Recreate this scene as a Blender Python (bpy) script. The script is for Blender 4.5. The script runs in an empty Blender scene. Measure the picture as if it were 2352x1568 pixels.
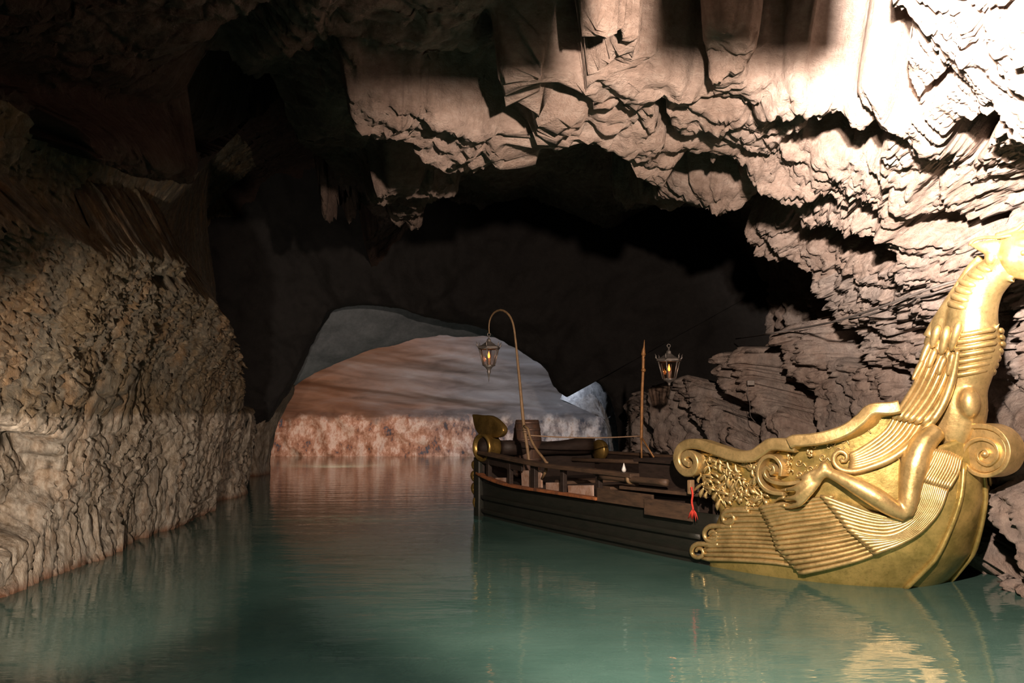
import bpy, bmesh, math, random
import numpy as np
from mathutils import Vector, Matrix

sc = bpy.context.scene
C = sc.collection
PI = math.pi
# ------------------------------------------------------------------ camera
CAMZ = 1.5
TH = math.radians(4.5)
F = 2000.0
cam_d = bpy.data.cameras.new('camera')
cam_d.sensor_width = 36.0
cam_d.lens = 36.0 * F / 2352.0
cam_d.clip_start = 0.05
cam_d.clip_end = 200
cam = bpy.data.objects.new('camera', cam_d)
cam.location = (0, 0, CAMZ)
cam.rotation_euler = (PI / 2 + TH, 0, 0)
C.objects.link(cam)
sc.camera = cam
# ------------------------------------------------------------------ world, lamps, exposure
sc.view_settings.view_transform = 'Standard'
sc.view_settings.look = 'None'
sc.view_settings.exposure = 0.0
sc.view_settings.gamma = 1.0
sc.view_settings.use_curve_mapping = False
sc.cycles.use_denoising = True
sc.cycles.max_bounces = 6
sc.cycles.diffuse_bounces = 2
sc.cycles.glossy_bounces = 3
sc.cycles.transparent_max_bounces = 6
sc.cycles.transmission_bounces = 3
sc.cycles.caustics_reflective = False
sc.cycles.caustics_refractive = False
w = bpy.data.worlds.new('cave_dark')
sc.world = w
w.use_nodes = True
w.node_tree.nodes['Background'].inputs[0].default_value = (0.35, 0.28, 0.4, 1)
w.node_tree.nodes['Background'].inputs[1].default_value = 0.004


def lamp(name, kind, loc, target, power, col, size=0.1, angle=90, blend=0.5):
    d = bpy.data.lights.new(name, kind)
    d.energy = power
    d.color = col
    if kind == 'SPOT':
        d.spot_size = math.radians(angle)
        d.spot_blend = blend
        d.shadow_soft_size = size
    elif kind == 'AREA':
        d.shape = 'DISK'
        d.size = size
    else:
        d.shadow_soft_size = size
    o = bpy.data.objects.new(name, d)
    o.location = loc
    v = Vector(target) - Vector(loc)
    o.rotation_euler = v.to_track_quat('-Z', 'Y').to_euler()
    C.objects.link(o)
    return o


# flood lamp fixed above and ahead of the visitors, aimed at the gilded prow and the right-hand rock
lamp('flood_lamp', 'SPOT', (0.95, 2.3, 3.0), (4.6, 7.6, 2.2), 2700, (1.0, 0.77, 0.61), 0.06, 136, 0.35)
lamp('flood_boost', 'SPOT', (1.1, 2.3, 3.05), (3.85, 6.0, 4.25), 15000, (1.0, 0.84, 0.72), 0.05, 60, 1.0)  # added narrow beam beside the flood, brightens the upper right rock
# dim lamp on the visitors' side that lights the left wall
lamp('wall_wash_lamp', 'SPOT', (-2.0, 3.2, 0.9), (-4.9, 12.0, 1.25), 1700, (1.0, 0.84, 0.68), 0.10, 58, 1.0)
lamp('water_fill', 'SPOT', (-0.6, 1.8, 2.7), (-0.6, 6.0, 0.0), 330, (0.95, 0.95, 0.85), 0.2, 75, 1.0)  # added fill spot above the lake, brightens the dark water at left
# lamps inside the far chamber
lamp('chamber_lamp_warm', 'SPOT', (-4.6, 22.6, 0.9), (-5.0, 28.6, 0.9), 420, (1.0, 0.66, 0.48), 0.3, 150, 0.6)
lamp('chamber_lamp_cool', 'SPOT', (0.4, 23.3, 3.3), (0.4, 28.4, 0.9), 300, (0.85, 0.90, 1.0), 0.3, 150, 0.6)

# ------------------------------------------------------------------ geometry of sight (pixel of the photograph -> ray)
def ray(px, py):
    dx = (px - 1176.0) / F
    dy = (784.0 - py) / F
    return np.array([dx, math.cos(TH) - dy * math.sin(TH), math.sin(TH) + dy * math.cos(TH)])


CAM = np.array([0.0, 0.0, CAMZ])


def at_y(px, py, Y):
    r = ray(px, py)
    return CAM + r * (Y / r[1])


def at_z(px, py, z):
    r = ray(px, py)
    return CAM + r * ((z - CAMZ) / r[2])


def project(P):
    P = np.asarray(P, float) - CAM
    y = P[..., 1] * math.cos(TH) + P[..., 2] * math.sin(TH)
    z = -P[..., 1] * math.sin(TH) + P[..., 2] * math.cos(TH)
    y = np.maximum(y, 0.05)
    return 1176 + F * P[..., 0] / y, 784 - F * z / y


# ------------------------------------------------------------------ noise
_rs = np.random.RandomState(7)
_perm = _rs.permutation(256)
_perm = np.concatenate([_perm, _perm, _perm])
_grad = _rs.normal(size=(256, 3))
_grad /= np.linalg.norm(_grad, axis=1)[:, None]


def perlin(p):
    p = np.asarray(p, float)
    i = np.floor(p).astype(np.int64)
    f = p - i
    i &= 255
    u = f * f * f * (f * (f * 6 - 15) + 10)
    out = 0
    for dx in (0, 1):
        wx = u[:, 0] if dx else 1 - u[:, 0]
        for dy in (0, 1):
            wy = u[:, 1] if dy else 1 - u[:, 1]
            for dz in (0, 1):
                wz = u[:, 2] if dz else 1 - u[:, 2]
                h = _perm[_perm[_perm[(i[:, 0] + dx) & 255] + ((i[:, 1] + dy) & 255)] + ((i[:, 2] + dz) & 255)]
                g = _grad[h]
                d = g[:, 0] * (f[:, 0] - dx) + g[:, 1] * (f[:, 1] - dy) + g[:, 2] * (f[:, 2] - dz)
                out = out + wx * wy * wz * d
    return out * 1.6


def fbm(p, octv=5, lac=2.03, gain=0.5, ridge=False):
    a, s, t = 1.0, 0.0, 0.0
    p = np.array(p, float)
    for k in range(octv):
        n = perlin(p)
        if ridge:
            n = 1 - 2 * np.abs(n)
        s = s + a * n
        t += a
        a *= gain
        p = p * lac + 17.3
    return s / t


def worley(p, seed=3):
    """distance to nearest and second nearest feature point"""
    i = np.floor(p).astype(np.int64)
    f = p - i
    d1 = np.full(len(p), 9.0)
    d2 = np.full(len(p), 9.0)
    for dx in (-1, 0, 1):
        for dy in (-1, 0, 1):
            for dz in (-1, 0, 1):
                h = _perm[_perm[_perm[(i[:, 0] + dx + seed) & 255] + ((i[:, 1] + dy) & 255)] + ((i[:, 2] + dz) & 255)]
                q = _grad[h] * 0.42 + 0.5
                d = np.sqrt((dx + q[:, 0] - f[:, 0]) ** 2 + (dy + q[:, 1] - f[:, 1]) ** 2 + (dz + q[:, 2] - f[:, 2]) ** 2)
                m = d < d1
                d2 = np.where(m, d1, np.minimum(d2, d))
                d1 = np.where(m, d, d1)
    return d1, d2


# ------------------------------------------------------------------ tagging and mesh helpers
def tag(o, label=None, cat=None, group=None, kind=None):
    if label:
        o['label'] = label
    if cat:
        o['category'] = cat
    if group:
        o['group'] = group
    if kind:
        o['kind'] = kind
    return o


def link_mesh(name, V, Fc, mat, parent=None, smooth=True):
    me = bpy.data.meshes.new(name)
    V = np.asarray(V, float)
    if parent is not None:
        V = V - np.array(world_loc(parent))
    if isinstance(Fc, np.ndarray):
        nv, nf, k = len(V), len(Fc), Fc.shape[1]
        me.vertices.add(nv)
        me.vertices.foreach_set('co', V.astype(np.float32).ravel())
        me.loops.add(nf * k)
        me.loops.foreach_set('vertex_index', Fc.astype(np.int32).ravel())
        me.polygons.add(nf)
        me.polygons.foreach_set('loop_start', (np.arange(nf) * k).astype(np.int32))
        me.update(calc_edges=True)
    else:
        me.from_pydata([tuple(v) for v in V], [], Fc)
        me.update()
    me.polygons.foreach_set('use_smooth', [smooth] * len(me.polygons))
    o = bpy.data.objects.new(name, me)
    if mat:
        me.materials.append(mat)
    C.objects.link(o)
    if parent is not None:
        o.parent = parent
    return o


def world_loc(o):
    p = Vector(o.location)
    while o.parent:
        o = o.parent
        p = p + o.location
    return p


def empty(name, loc, label=None, cat=None, group=None, parent=None):
    o = bpy.data.objects.new(name, None)
    o.empty_display_size = 0.1
    o.location = Vector(loc) - (world_loc(parent) if parent else Vector((0, 0, 0)))
    C.objects.link(o)
    if parent:
        o.parent = parent
    tag(o, label, cat, group)
    return o


class MB:
    """collects pieces of one part"""

    def __init__(s):
        s.V, s.F = [], []

    def add(s, V, Fc):
        b = len(s.V)
        s.V += [tuple(map(float, v)) for v in V]
        s.F += [tuple(int(i) + b for i in f) for f in Fc]
        return s

    def tube(s, pts, r, n=8, sx=1.0, ref=None, cap=True):
        """sweep; r scalar or list; section squashed by sx along ref direction"""
        P = [np.asarray(p, float) for p in pts]
        m = len(P)
        R = [r] * m if np.isscalar(r) else list(r)
        rings = []
        T = []
        for i in range(m):
            a, b = P[max(i - 1, 0)], P[min(i + 1, m - 1)]
            t = b - a
            T.append(t / (np.linalg.norm(t) + 1e-9))
        if ref is None:
            ref0 = np.array([0, 0, 1.0]) if abs(T[0][2]) < 0.9 else np.array([1.0, 0, 0])
        else:
            ref0 = np.asarray(ref, float)
        nrm = ref0
        for i in range(m):
            if ref is not None:
                nrm = ref0
            nn = nrm - T[i] * np.dot(nrm, T[i])
            nn /= np.linalg.norm(nn) + 1e-9
            bb = np.cross(T[i], nn)
            nrm = nn
            k0 = len(s.V)
            for j in range(n):
                a = 2 * PI * j / n
                q = P[i] + R[i] * (sx * math.cos(a) * nn + math.sin(a) * bb)
                s.V.append(tuple(q))
            rings.append(k0)
        for i in range(m - 1):
            for j in range(n):
                j2 = (j + 1) % n
                s.F.append((rings[i] + j, rings[i] + j2, rings[i + 1] + j2, rings[i + 1] + j))
        if cap:
            s.F.append(tuple(rings[0] + j for j in range(n))[::-1])
            s.F.append(tuple(rings[-1] + j for j in range(n)))
        return s

    def band(s, pts, wdir, width, thick, bev=0.25):
        """sweep of a bevelled rectangle: width along wdir, thickness across; lists or scalars"""
        P = [np.asarray(p, float) for p in pts]
        m = len(P)
        W = [width] * m if np.isscalar(width) else list(width)
        H = [thick] * m if np.isscalar(thick) else list(thick)
        wd = np.asarray(wdir, float)
        rings = []
        for i in range(m):
            a, b = P[max(i - 1, 0)], P[min(i + 1, m - 1)]
            t = b - a
            t /= np.linalg.norm(t) + 1e-9
            ww = wd - t * np.dot(wd, t)
            ww /= np.linalg.norm(ww) + 1e-9
            hh = np.cross(t, ww)
            k0 = len(s.V)
            hw, hhh = W[i] / 2, H[i] / 2
            c = min(hw, hhh) * bev
            sec = [(-hw + c, -hhh), (hw - c, -hhh), (hw, -hhh + c), (hw, hhh - c), (hw - c, hhh), (-hw + c, hhh), (-hw, hhh - c), (-hw, -hhh + c)]
            for x, y in sec:
                s.V.append(tuple(P[i] + ww * x + hh * y))
            rings.append(k0)
        n = 8
        for i in range(m - 1):
            for j in range(n):
                j2 = (j + 1) % n
                s.F.append((rings[i] + j, rings[i] + j2, rings[i + 1] + j2, rings[i + 1] + j))
        s.F.append(tuple(rings[0] + j for j in range(n))[::-1])
        s.F.append(tuple(rings[-1] + j for j in range(n)))
        return s

    def ball(s, c, r, axes=None, nu=12, nv=8):
        """ellipsoid, r = (a,b,c) along axes rows"""
        r = (r, r, r) if np.isscalar(r) else r
        A = np.eye(3) if axes is None else np.asarray(axes, float)
        V = []
        for i in range(nv + 1):
            ph = PI * i / nv
            for j in range(nu):
                a = 2 * PI * j / nu
                l = np.array([math.sin(ph) * math.cos(a) * r[0], math.sin(ph) * math.sin(a) * r[1], math.cos(ph) * r[2]])
                V.append(np.asarray(c) + l @ A)
        Fc = []
        for i in range(nv):
            for j in range(nu):
                j2 = (j + 1) % nu
                Fc.append((i * nu + j, i * nu + j2, (i + 1) * nu + j2, (i + 1) * nu + j))
        return s.add(V, Fc)

    def box(s, c, size, axes=None):
        A = np.eye(3) if axes is None else np.asarray(axes, float)
        hx, hy, hz = [q / 2 for q in size]
        V = [np.asarray(c) + np.array([x, y, z]) @ A for x in (-hx, hx) for y in (-hy, hy) for z in (-hz, hz)]
        return s.add(V, [(0, 1, 3, 2), (4, 6, 7, 5), (0, 4, 5, 1), (2, 3, 7, 6), (0, 2, 6, 4), (1, 5, 7, 3)])

    def lathe(s, base, prof, n=24, axis=None, side=None):
        """prof: list of (radius, height)"""
        ax = np.array([0, 0, 1.0]) if axis is None else np.asarray(axis, float)
        sd = np.array([1.0, 0, 0]) if side is None else np.asarray(side, float)
        sd = sd - ax * np.dot(sd, ax)
        sd /= np.linalg.norm(sd)
        bd = np.cross(ax, sd)
        V = [np.asarray(base) + ax * h + r * (math.cos(2 * PI * j / n) * sd + math.sin(2 * PI * j / n) * bd) for r, h in prof for j in range(n)]
        Fc = []
        for i in range(len(prof) - 1):
            for j in range(n):
                j2 = (j + 1) % n
                Fc.append((i * n + j, i * n + j2, (i + 1) * n + j2, (i + 1) * n + j))
        Fc.append(tuple(range(n))[::-1])
        Fc.append(tuple((len(prof) - 1) * n + j for j in range(n)))
        return s.add(V, Fc)

    def build(s, name, mat, parent=None, smooth=True, bevel=0, fixn=True, subsurf=0, remesh=0):
        o = link_mesh(name, s.V, s.F, mat, parent, smooth)
        if fixn:
            bm = bmesh.new()
            bm.from_mesh(o.data)
            bmesh.ops.recalc_face_normals(bm, faces=bm.faces)
            bm.to_mesh(o.data)
            bm.free()
            o.data.polygons.foreach_set('use_smooth', [smooth] * len(o.data.polygons))
        if remesh:
            m = o.modifiers.new('remesh', 'REMESH')
            m.mode = 'VOXEL'
            m.voxel_size = remesh
            m.use_smooth_shade = True
            m2 = o.modifiers.new('smooth', 'SMOOTH')
            m2.factor = 0.5
            m2.iterations = 6
        if bevel:
            m = o.modifiers.new('bevel', 'BEVEL')
            m.width = bevel
            m.segments = 2
            m.limit_method = 'ANGLE'
        if subsurf:
            m = o.modifiers.new('subsurf', 'SUBSURF')
            m.levels = m.render_levels = subsurf
        return o


def spline(pts, n):
    """Catmull-Rom through points (any dimension), n samples"""
    P = np.asarray(pts, float)
    d = np.r_[0, np.cumsum(np.sqrt((np.diff(P[:, :2], axis=0) ** 2).sum(1)) + 1e-9)]
    t = np.linspace(0, d[-1], n)
    out = []
    for x in t:
        i = min(max(np.searchsorted(d, x, 'right') - 1, 0), len(P) - 2)
        u = (x - d[i]) / (d[i + 1] - d[i])
        h = d[i + 1] - d[i]
        m0 = (P[i + 1] - P[i - 1]) / (d[i + 1] - d[i - 1]) if i > 0 else (P[1] - P[0]) / (d[1] - d[0])
        m1 = (P[i + 2] - P[i]) / (d[i + 2] - d[i]) if i + 2 < len(P) else (P[i + 1] - P[i]) / h
        out.append((2 * u ** 3 - 3 * u ** 2 + 1) * P[i] + (u ** 3 - 2 * u ** 2 + u) * h * m0 + (-2 * u ** 3 + 3 * u ** 2) * P[i + 1] + (u ** 3 - u ** 2) * h * m1)
    return np.array(out)


# ------------------------------------------------------------------ materials
def mat(name):
    m = bpy.data.materials.new(name)
    m.use_nodes = True
    nt = m.node_tree
    b = nt.nodes['Principled BSDF']
    return m, nt, b


def N(nt, t, **kw):
    n = nt.nodes.new(t)
    for k, v in kw.items():
        if k in n.inputs:
            n.inputs[k].default_value = v
        else:
            setattr(n, k, v)
    return n


def ramp(nt, src, stops):
    r = nt.nodes.new('ShaderNodeValToRGB')
    while len(r.color_ramp.elements) < len(stops):
        r.color_ramp.elements.new(0.5)
    for e, (p, c) in zip(r.color_ramp.elements, stops):
        e.position = p
        e.color = tuple(c) + (1,) if len(c) == 3 else c
    nt.links.new(src, r.inputs[0])
    return r.outputs[0]


def coords(nt, scale=(1, 1, 1), rot=(0, 0, 0)):
    g = nt.nodes.new('ShaderNodeNewGeometry')
    mp = nt.nodes.new('ShaderNodeMapping')
    mp.inputs['Scale'].default_value = scale
    mp.inputs['Rotation'].default_value = rot
    nt.links.new(g.outputs['Position'], mp.inputs[0])
    return mp.outputs[0]


def noise(nt, vec, scale, detail=6, rough=0.6, dist=0.0):
    n = nt.nodes.new('ShaderNodeTexNoise')
    n.inputs['Scale'].default_value = scale
    n.inputs['Detail'].default_value = detail
    n.inputs['Roughness'].default_value = rough
    n.inputs['Distortion'].default_value = dist
    nt.links.new(vec, n.inputs['Vector'])
    return n.outputs['Fac']


def mix(nt, fac, a, b, blend='MIX'):
    m = nt.nodes.new('ShaderNodeMix')
    m.data_type = 'RGBA'
    m.blend_type = blend
    for sock, v in ((m.inputs[0], fac), (m.inputs[6], a), (m.inputs[7], b)):
        if isinstance(v, (int, float)):
            sock.default_value = v
        elif isinstance(v, tuple):
            sock.default_value = v + (1,) if len(v) == 3 else v
        else:
            nt.links.new(v, sock)
    return m.outputs[2]


def bump(nt, b, hts, strength=0.6, dist=0.02):
    prev = None
    for h, s, d in hts:
        bp = nt.nodes.new('ShaderNodeBump')
        bp.inputs['Strength'].default_value = s
        bp.inputs['Distance'].default_value = d
        nt.links.new(h, bp.inputs['Height'])
        if prev:
            nt.links.new(prev, bp.inputs['Normal'])
        prev = bp.outputs[0]
    nt.links.new(prev, b.inputs['Normal'])


def rock_mat(name, stops, stops2, wet=0.75, tide=None, scale=1.0, stretch=(1, 1, 1), bumps=(0.7, 0.03), tidemix=None):
    m, nt, b = mat(name)
    v = coords(nt, stretch)
    n1 = noise(nt, v, 1.3 * scale, 8, 0.62)
    n2 = noise(nt, v, 9.0 * scale, 10, 0.7)
    c1 = ramp(nt, n1, stops)
    c2 = ramp(nt, n2, stops2)
    col = mix(nt, 0.5, c1, c2)
    if tide is not None:
        g = nt.nodes.new('ShaderNodeNewGeometry')
        sep = nt.nodes.new('ShaderNodeSeparateXYZ')
        nt.links.new(g.outputs['Position'], sep.inputs[0])
        ma = N(nt, 'ShaderNodeMath', operation='MULTIPLY_ADD')
        nt.links.new(noise(nt, v, 6.0, 6), ma.inputs[0])
        ma.inputs[1].default_value = 0.16
        nt.links.new(sep.outputs[2], ma.inputs[2])
        mr = N(nt, 'ShaderNodeMapRange')
        mr.inputs['From Min'].default_value = tide + 0.06
        mr.inputs['From Max'].default_value = tide + 0.12
        nt.links.new(ma.outputs[0], mr.inputs['Value'])
        below = ramp(nt, n2, tidemix)
        below = mix(nt, 0.45, below, c1)
        col = mix(nt, mr.outputs[0], below, col)
        # wet dark/rusty strip at the waterline
        mr2 = N(nt, 'ShaderNodeMapRange')
        mr2.inputs['From Min'].default_value = 0.07
        mr2.inputs['From Max'].default_value = 0.17
        nt.links.new(ma.outputs[0], mr2.inputs['Value'])
        col = mix(nt, mr2.outputs[0], (0.16, 0.07, 0.035), col)
    nt.links.new(col, b.inputs['Base Color'])
    b.inputs['Roughness'].default_value = wet
    b.inputs['Specular IOR Level'].default_value = 0.35
    bump(nt, b, [(noise(nt, v, 14 * scale, 12, 0.72), bumps[0], bumps[1])])
    return m


def simple(name, col, rough=0.6, metal=0.0, var=0.3, scale=12, bs=0.3, bd=0.005, stretch=(1, 1, 1), col2=None):
    m, nt, b = mat(name)
    v = coords(nt, stretch)
    n = noise(nt, v, scale, 8, 0.65)
    c2 = col2 or tuple(c * (1 - var) for c in col)
    c = ramp(nt, n, [(0.35, c2), (0.65, col)])
    nt.links.new(c, b.inputs['Base Color'])
    b.inputs['Roughness'].default_value = rough
    b.inputs['Metallic'].default_value = metal
    bump(nt, b, [(noise(nt, v, scale * 3, 6), bs, bd)])
    return m
# ------------------------------------------------------------------ cave materials
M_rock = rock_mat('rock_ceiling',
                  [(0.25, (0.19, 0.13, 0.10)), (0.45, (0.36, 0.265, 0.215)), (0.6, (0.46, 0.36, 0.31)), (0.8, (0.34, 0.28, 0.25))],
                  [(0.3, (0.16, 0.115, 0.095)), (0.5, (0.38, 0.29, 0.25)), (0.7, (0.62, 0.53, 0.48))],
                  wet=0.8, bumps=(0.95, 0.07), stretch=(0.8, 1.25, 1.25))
M_rockr = rock_mat('rock_right',
                   [(0.25, (0.19, 0.13, 0.11)), (0.42, (0.40, 0.30, 0.25)), (0.55, (0.35, 0.31, 0.29)), (0.7, (0.52, 0.40, 0.33)), (0.85, (0.55, 0.28, 0.12))],
                   [(0.3, (0.13, 0.095, 0.08)), (0.5, (0.38, 0.30, 0.265)), (0.7, (0.68, 0.57, 0.50))],
                   wet=0.7, bumps=(0.95, 0.07), stretch=(1.1, 1.1, 0.7))
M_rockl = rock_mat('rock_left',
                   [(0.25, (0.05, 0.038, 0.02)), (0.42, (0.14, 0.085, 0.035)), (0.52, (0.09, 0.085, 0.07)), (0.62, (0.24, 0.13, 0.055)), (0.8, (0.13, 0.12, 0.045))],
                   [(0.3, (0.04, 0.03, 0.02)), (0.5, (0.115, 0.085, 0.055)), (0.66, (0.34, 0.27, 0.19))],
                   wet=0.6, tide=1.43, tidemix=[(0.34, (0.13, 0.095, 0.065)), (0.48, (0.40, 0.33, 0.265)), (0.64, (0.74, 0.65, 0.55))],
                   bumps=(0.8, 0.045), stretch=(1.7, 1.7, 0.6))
M_rockd = rock_mat('rock_unlit',  # near-black colour put in for the missing light on the arch wall
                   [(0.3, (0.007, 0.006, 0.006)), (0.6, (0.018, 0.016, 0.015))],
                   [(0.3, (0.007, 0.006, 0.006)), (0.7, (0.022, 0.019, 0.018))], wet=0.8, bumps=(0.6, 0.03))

# towards the left the roof colour is darkened in place of missing light
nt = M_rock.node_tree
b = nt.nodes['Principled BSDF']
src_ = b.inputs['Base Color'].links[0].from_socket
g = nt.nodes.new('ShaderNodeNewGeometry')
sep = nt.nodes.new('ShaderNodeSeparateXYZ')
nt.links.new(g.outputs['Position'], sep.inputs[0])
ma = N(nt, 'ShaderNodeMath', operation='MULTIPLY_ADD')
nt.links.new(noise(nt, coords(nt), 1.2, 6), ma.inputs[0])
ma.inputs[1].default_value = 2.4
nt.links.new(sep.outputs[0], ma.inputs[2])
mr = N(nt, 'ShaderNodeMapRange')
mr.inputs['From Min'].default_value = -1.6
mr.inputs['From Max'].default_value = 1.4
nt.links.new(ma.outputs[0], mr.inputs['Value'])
shade_tint = mix(nt, mr.outputs[0], (0.13, 0.095, 0.08), (1.0, 1.0, 1.0))
nt.links.new(mix(nt, 1.0, src_, shade_tint, 'MULTIPLY'), b.inputs['Base Color'])

RES = 1.0

# outlines of lit and dark patches, used to shape the rock's light and shade
LIT = [
    [(780, 172), (900, 185), (1000, 200), (1130, 215), (1190, 240), (1228, 215), (1222, 190), (1150, 165), (1130, 135), (1190, 100), (1270, 112), (1300, 150), (1350, 100), (1430, 70), (1410, 30), (1360, 40), (1310, 60), (1340, 0), (1420, -10), (1440, 20), (1480, 45), (1478, 90), (1540, 122), (1640, 152), (1620, 120), (1615, 60), (1680, 40), (1755, 75), (1720, 115), (1740, 135), (1850, 125), (1960, 160), (1990, 120), (2060, 125), (2085, 180), (2120, 190), (2135, 150), (2085, 90), (2090, 50), (2035, 0), (2060, -60), (2600, -60), (2600, 1500), (2330, 1330), (2230, 1260), (2050, 1000), (2050, 850), (2000, 770), (1930, 690), (1900, 625), (1850, 580), (1760, 560), (1710, 495), (1790, 460), (1830, 462), (1850, 500), (1870, 540), (1990, 550), (2095, 575), (2110, 540), (2060, 490), (1990, 480), (1890, 470), (1850, 420), (1760, 395), (1720, 410), (1700, 445), (1640, 450), (1560, 462), (1400, 458), (1400, 440), (1450, 435), (1470, 420), (1500, 440), (1510, 385), (1560, 365), (1650, 360), (1760, 372), (1770, 350), (1730, 330), (1650, 325), (1560, 300), (1520, 330), (1430, 285), (1330, 272), (1250, 282), (1160, 300), (1090, 325), (1000, 322), (960, 270), (850, 252), (790, 222)],
    [(845, 410), (890, 375), (960, 380), (1062, 395), (1062, 425), (1010, 432), (980, 470), (965, 510), (880, 522), (905, 485), (840, 445)],
    [(740, 525), (840, 515), (840, 528), (750, 540)],
    [(1400, 1120), (1410, 1000), (1450, 950), (1480, 900), (1540, 868), (1600, 852), (1640, 880), (1670, 920), (1700, 960), (1728, 1000), (1720, 1120)],
    [(1660, 812), (1690, 790), (1712, 840), (1745, 905), (1705, 900), (1672, 860)],
    [(1700, 790), (1745, 782), (1765, 850), (1800, 900), (1850, 950), (1870, 1080), (1800, 1080), (1765, 930), (1740, 880)],
    [(1812, 742), (1862, 728), (1885, 775), (1935, 812), (1975, 840), (2060, 820), (2150, 850), (2150, 1100), (1950, 1100), (1900, 930), (1860, 880), (1830, 830)],
    [(1310, 925), (1330, 885), (1350, 868), (1390, 900), (1412, 950), (1412, 1010), (1330, 940)],
    [(-600, 380), (60, 470), (200, 538), (300, 562), (432, 592), (422, 650), (500, 690), (545, 800), (545, 940), (660, 945), (620, 1000), (560, 1200), (-600, 1800)],
    [(180, 300), (300, 320), (470, 370), (430, 420), (300, 400), (190, 350)],
]
DARK = [
    [(1530, 322), (1580, 298), (1650, 312), (1735, 326), (1780, 352), (1745, 372), (1650, 352), (1570, 362), (1505, 385)],
    [(1650, 458), (1700, 412), (1765, 398), (1850, 425), (1890, 472), (1800, 455), (1712, 492)],
    [(1870, 180), (1960, 195), (2050, 225), (2090, 215), (2040, 300), (1960, 292), (1870, 298), (1800, 272), (1880, 250)],
    [(2215, 240), (2290, 225), (2330, 260), (2300, 290), (2240, 275)],
    [(1520, 172), (1555, 230), (1580, 262), (1540, 258), (1518, 215)],
    [(1870, 185), (1940, 205), (2030, 230), (2080, 215), (2030, 285), (1960, 280), (1880, 290), (1810, 270), (1870, 250), (1950, 245), (1880, 210)],
    [(1230, 165), (1300, 150), (1350, 160), (1290, 185)],
    [(1870, 460), (1990, 475), (2100, 530), (2115, 555), (1990, 540), (1880, 530)],
    [(2135, 445), (2200, 430), (2400, 440), (2400, 490), (2250, 485), (2160, 492)],
    [(1840, 375), (1940, 380), (1960, 400), (1870, 400)],
    [(2150, 155), (2210, 120), (2215, 135), (2150, 180)],
    [(2320, 170), (2352, 200), (2400, 240), (2330, 235)],
    [(2000, 410), (2060, 420), (2090, 450), (2010, 430)],
    [(2280, 640), (2400, 600), (2400, 870), (2330, 900), (2275, 760)],
    [(2120, 745), (2180, 735), (2200, 760), (2130, 770)],
    [(2040, 840), (2120, 850), (2110, 900), (2060, 880)],
    [(2240, 1150), (2330, 1180), (2400, 1260), (2400, 1330), (2300, 1300), (2270, 1230)],
    [(-100, 955), (60, 1000), (110, 965), (130, 1100), (60, 1215), (-100, 1300)],
    [(360, 640), (420, 645), (415, 660), (370, 665)],
    [(1470, 930), (1500, 990), (1490, 1060), (1478, 1000)],
    [(1560, 905), (1620, 960), (1660, 1060), (1640, 1060)],
]


def raster(polys, x0, y0, w_, h_, step):
    gx = x0 + (np.arange(w_) + 0.5) * step
    gy = y0 + (np.arange(h_) + 0.5) * step
    X, Y = np.meshgrid(gx, gy)
    out = np.zeros(X.shape, bool)
    for pl in polys:
        ins = np.zeros(X.shape, bool)
        n = len(pl)
        for i in range(n):
            xa, ya = pl[i]
            xb, yb = pl[(i + 1) % n]
            if ya == yb:
                continue
            c = ((ya > Y) != (yb > Y)) & (X < (xb - xa) * (Y - ya) / (yb - ya) + xa)
            ins ^= c
        out |= ins
    return out


def blur(a, r):
    k = np.exp(-0.5 * (np.arange(-3 * r, 3 * r + 1) / r) ** 2)
    k /= k.sum()
    a = np.apply_along_axis(lambda q: np.convolve(np.pad(q, 3 * r, mode='edge'), k, 'valid'), 0, a)
    return np.apply_along_axis(lambda q: np.convolve(np.pad(q, 3 * r, mode='edge'), k, 'valid'), 1, a)


ST = 6
MX0, MY0, MW, MH = -300, -150, 500, 320
mask = (raster(LIT, MX0, MY0, MW, MH, ST) & ~raster(DARK, MX0, MY0, MW, MH, ST)).astype(float)
mask_s = blur(mask, 1)
mask_w = blur(mask, 6)


def samp(a, px, py):
    u = np.clip((px - MX0) / ST - 0.5, 0, MW - 1.001)
    v = np.clip((py - MY0) / ST - 0.5, 0, MH - 1.001)
    i, j = u.astype(int), v.astype(int)
    fu, fv = u - i, v - j
    return a[j, i] * (1 - fu) * (1 - fv) + a[j, i + 1] * fu * (1 - fv) + a[j + 1, i] * (1 - fu) * fv + a[j + 1, i + 1] * fu * fv


def ss(x, a, b):
    x = np.clip((x - a) / (b - a), 0, 1)
    return x * x * (3 - 2 * x)


# ------------------------------------------------------------------ the cavern: one vault, split into right wall, ceiling, left wall
ny = int(620 * RES)
nt_ = int(800 * RES)
ys = np.concatenate([np.linspace(-5, 2.4, 40), 2.5 * (21.5 / 2.5) ** np.linspace(0, 1, ny)])
# angle samples
ts = np.linspace(0, PI, nt_)
XR = lambda y: np.interp(y, [-5, 4, 9, 11, 13, 15, 16.3, 18, 20, 22], [4.6, 4.6, 5.0, 4.5, 3.6, 2.75, 2.3, 2.9, 3.4, 3.6])
XL = lambda y: np.interp(y, [-5, 7, 9.3, 12, 15.8, 16.6, 17.6, 20, 22], [4.2, 4.3, 4.45, 4.65, 4.95, 5.15, 6.2, 6.8, 7.0])
HC = lambda y: np.interp(y, [-5, 3, 8, 12, 20, 22], [4.3, 4.15, 4.15, 4.4, 4.9, 4.9])
Yg, Tg = np.meshgrid(ys, ts, indexing='ij')
zb = -1.7
a_r, a_l = XR(Yg), XL(Yg)
cT, sT = np.cos(Tg), np.sin(Tg)
e1, e2 = 0.72, 0.72
Xg = np.where(cT >= 0, a_r * np.abs(cT) ** 0.5, -a_l * np.abs(cT) ** e1)
Zg = zb + (HC(Yg) - zb) * np.abs(sT) ** e2
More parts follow.
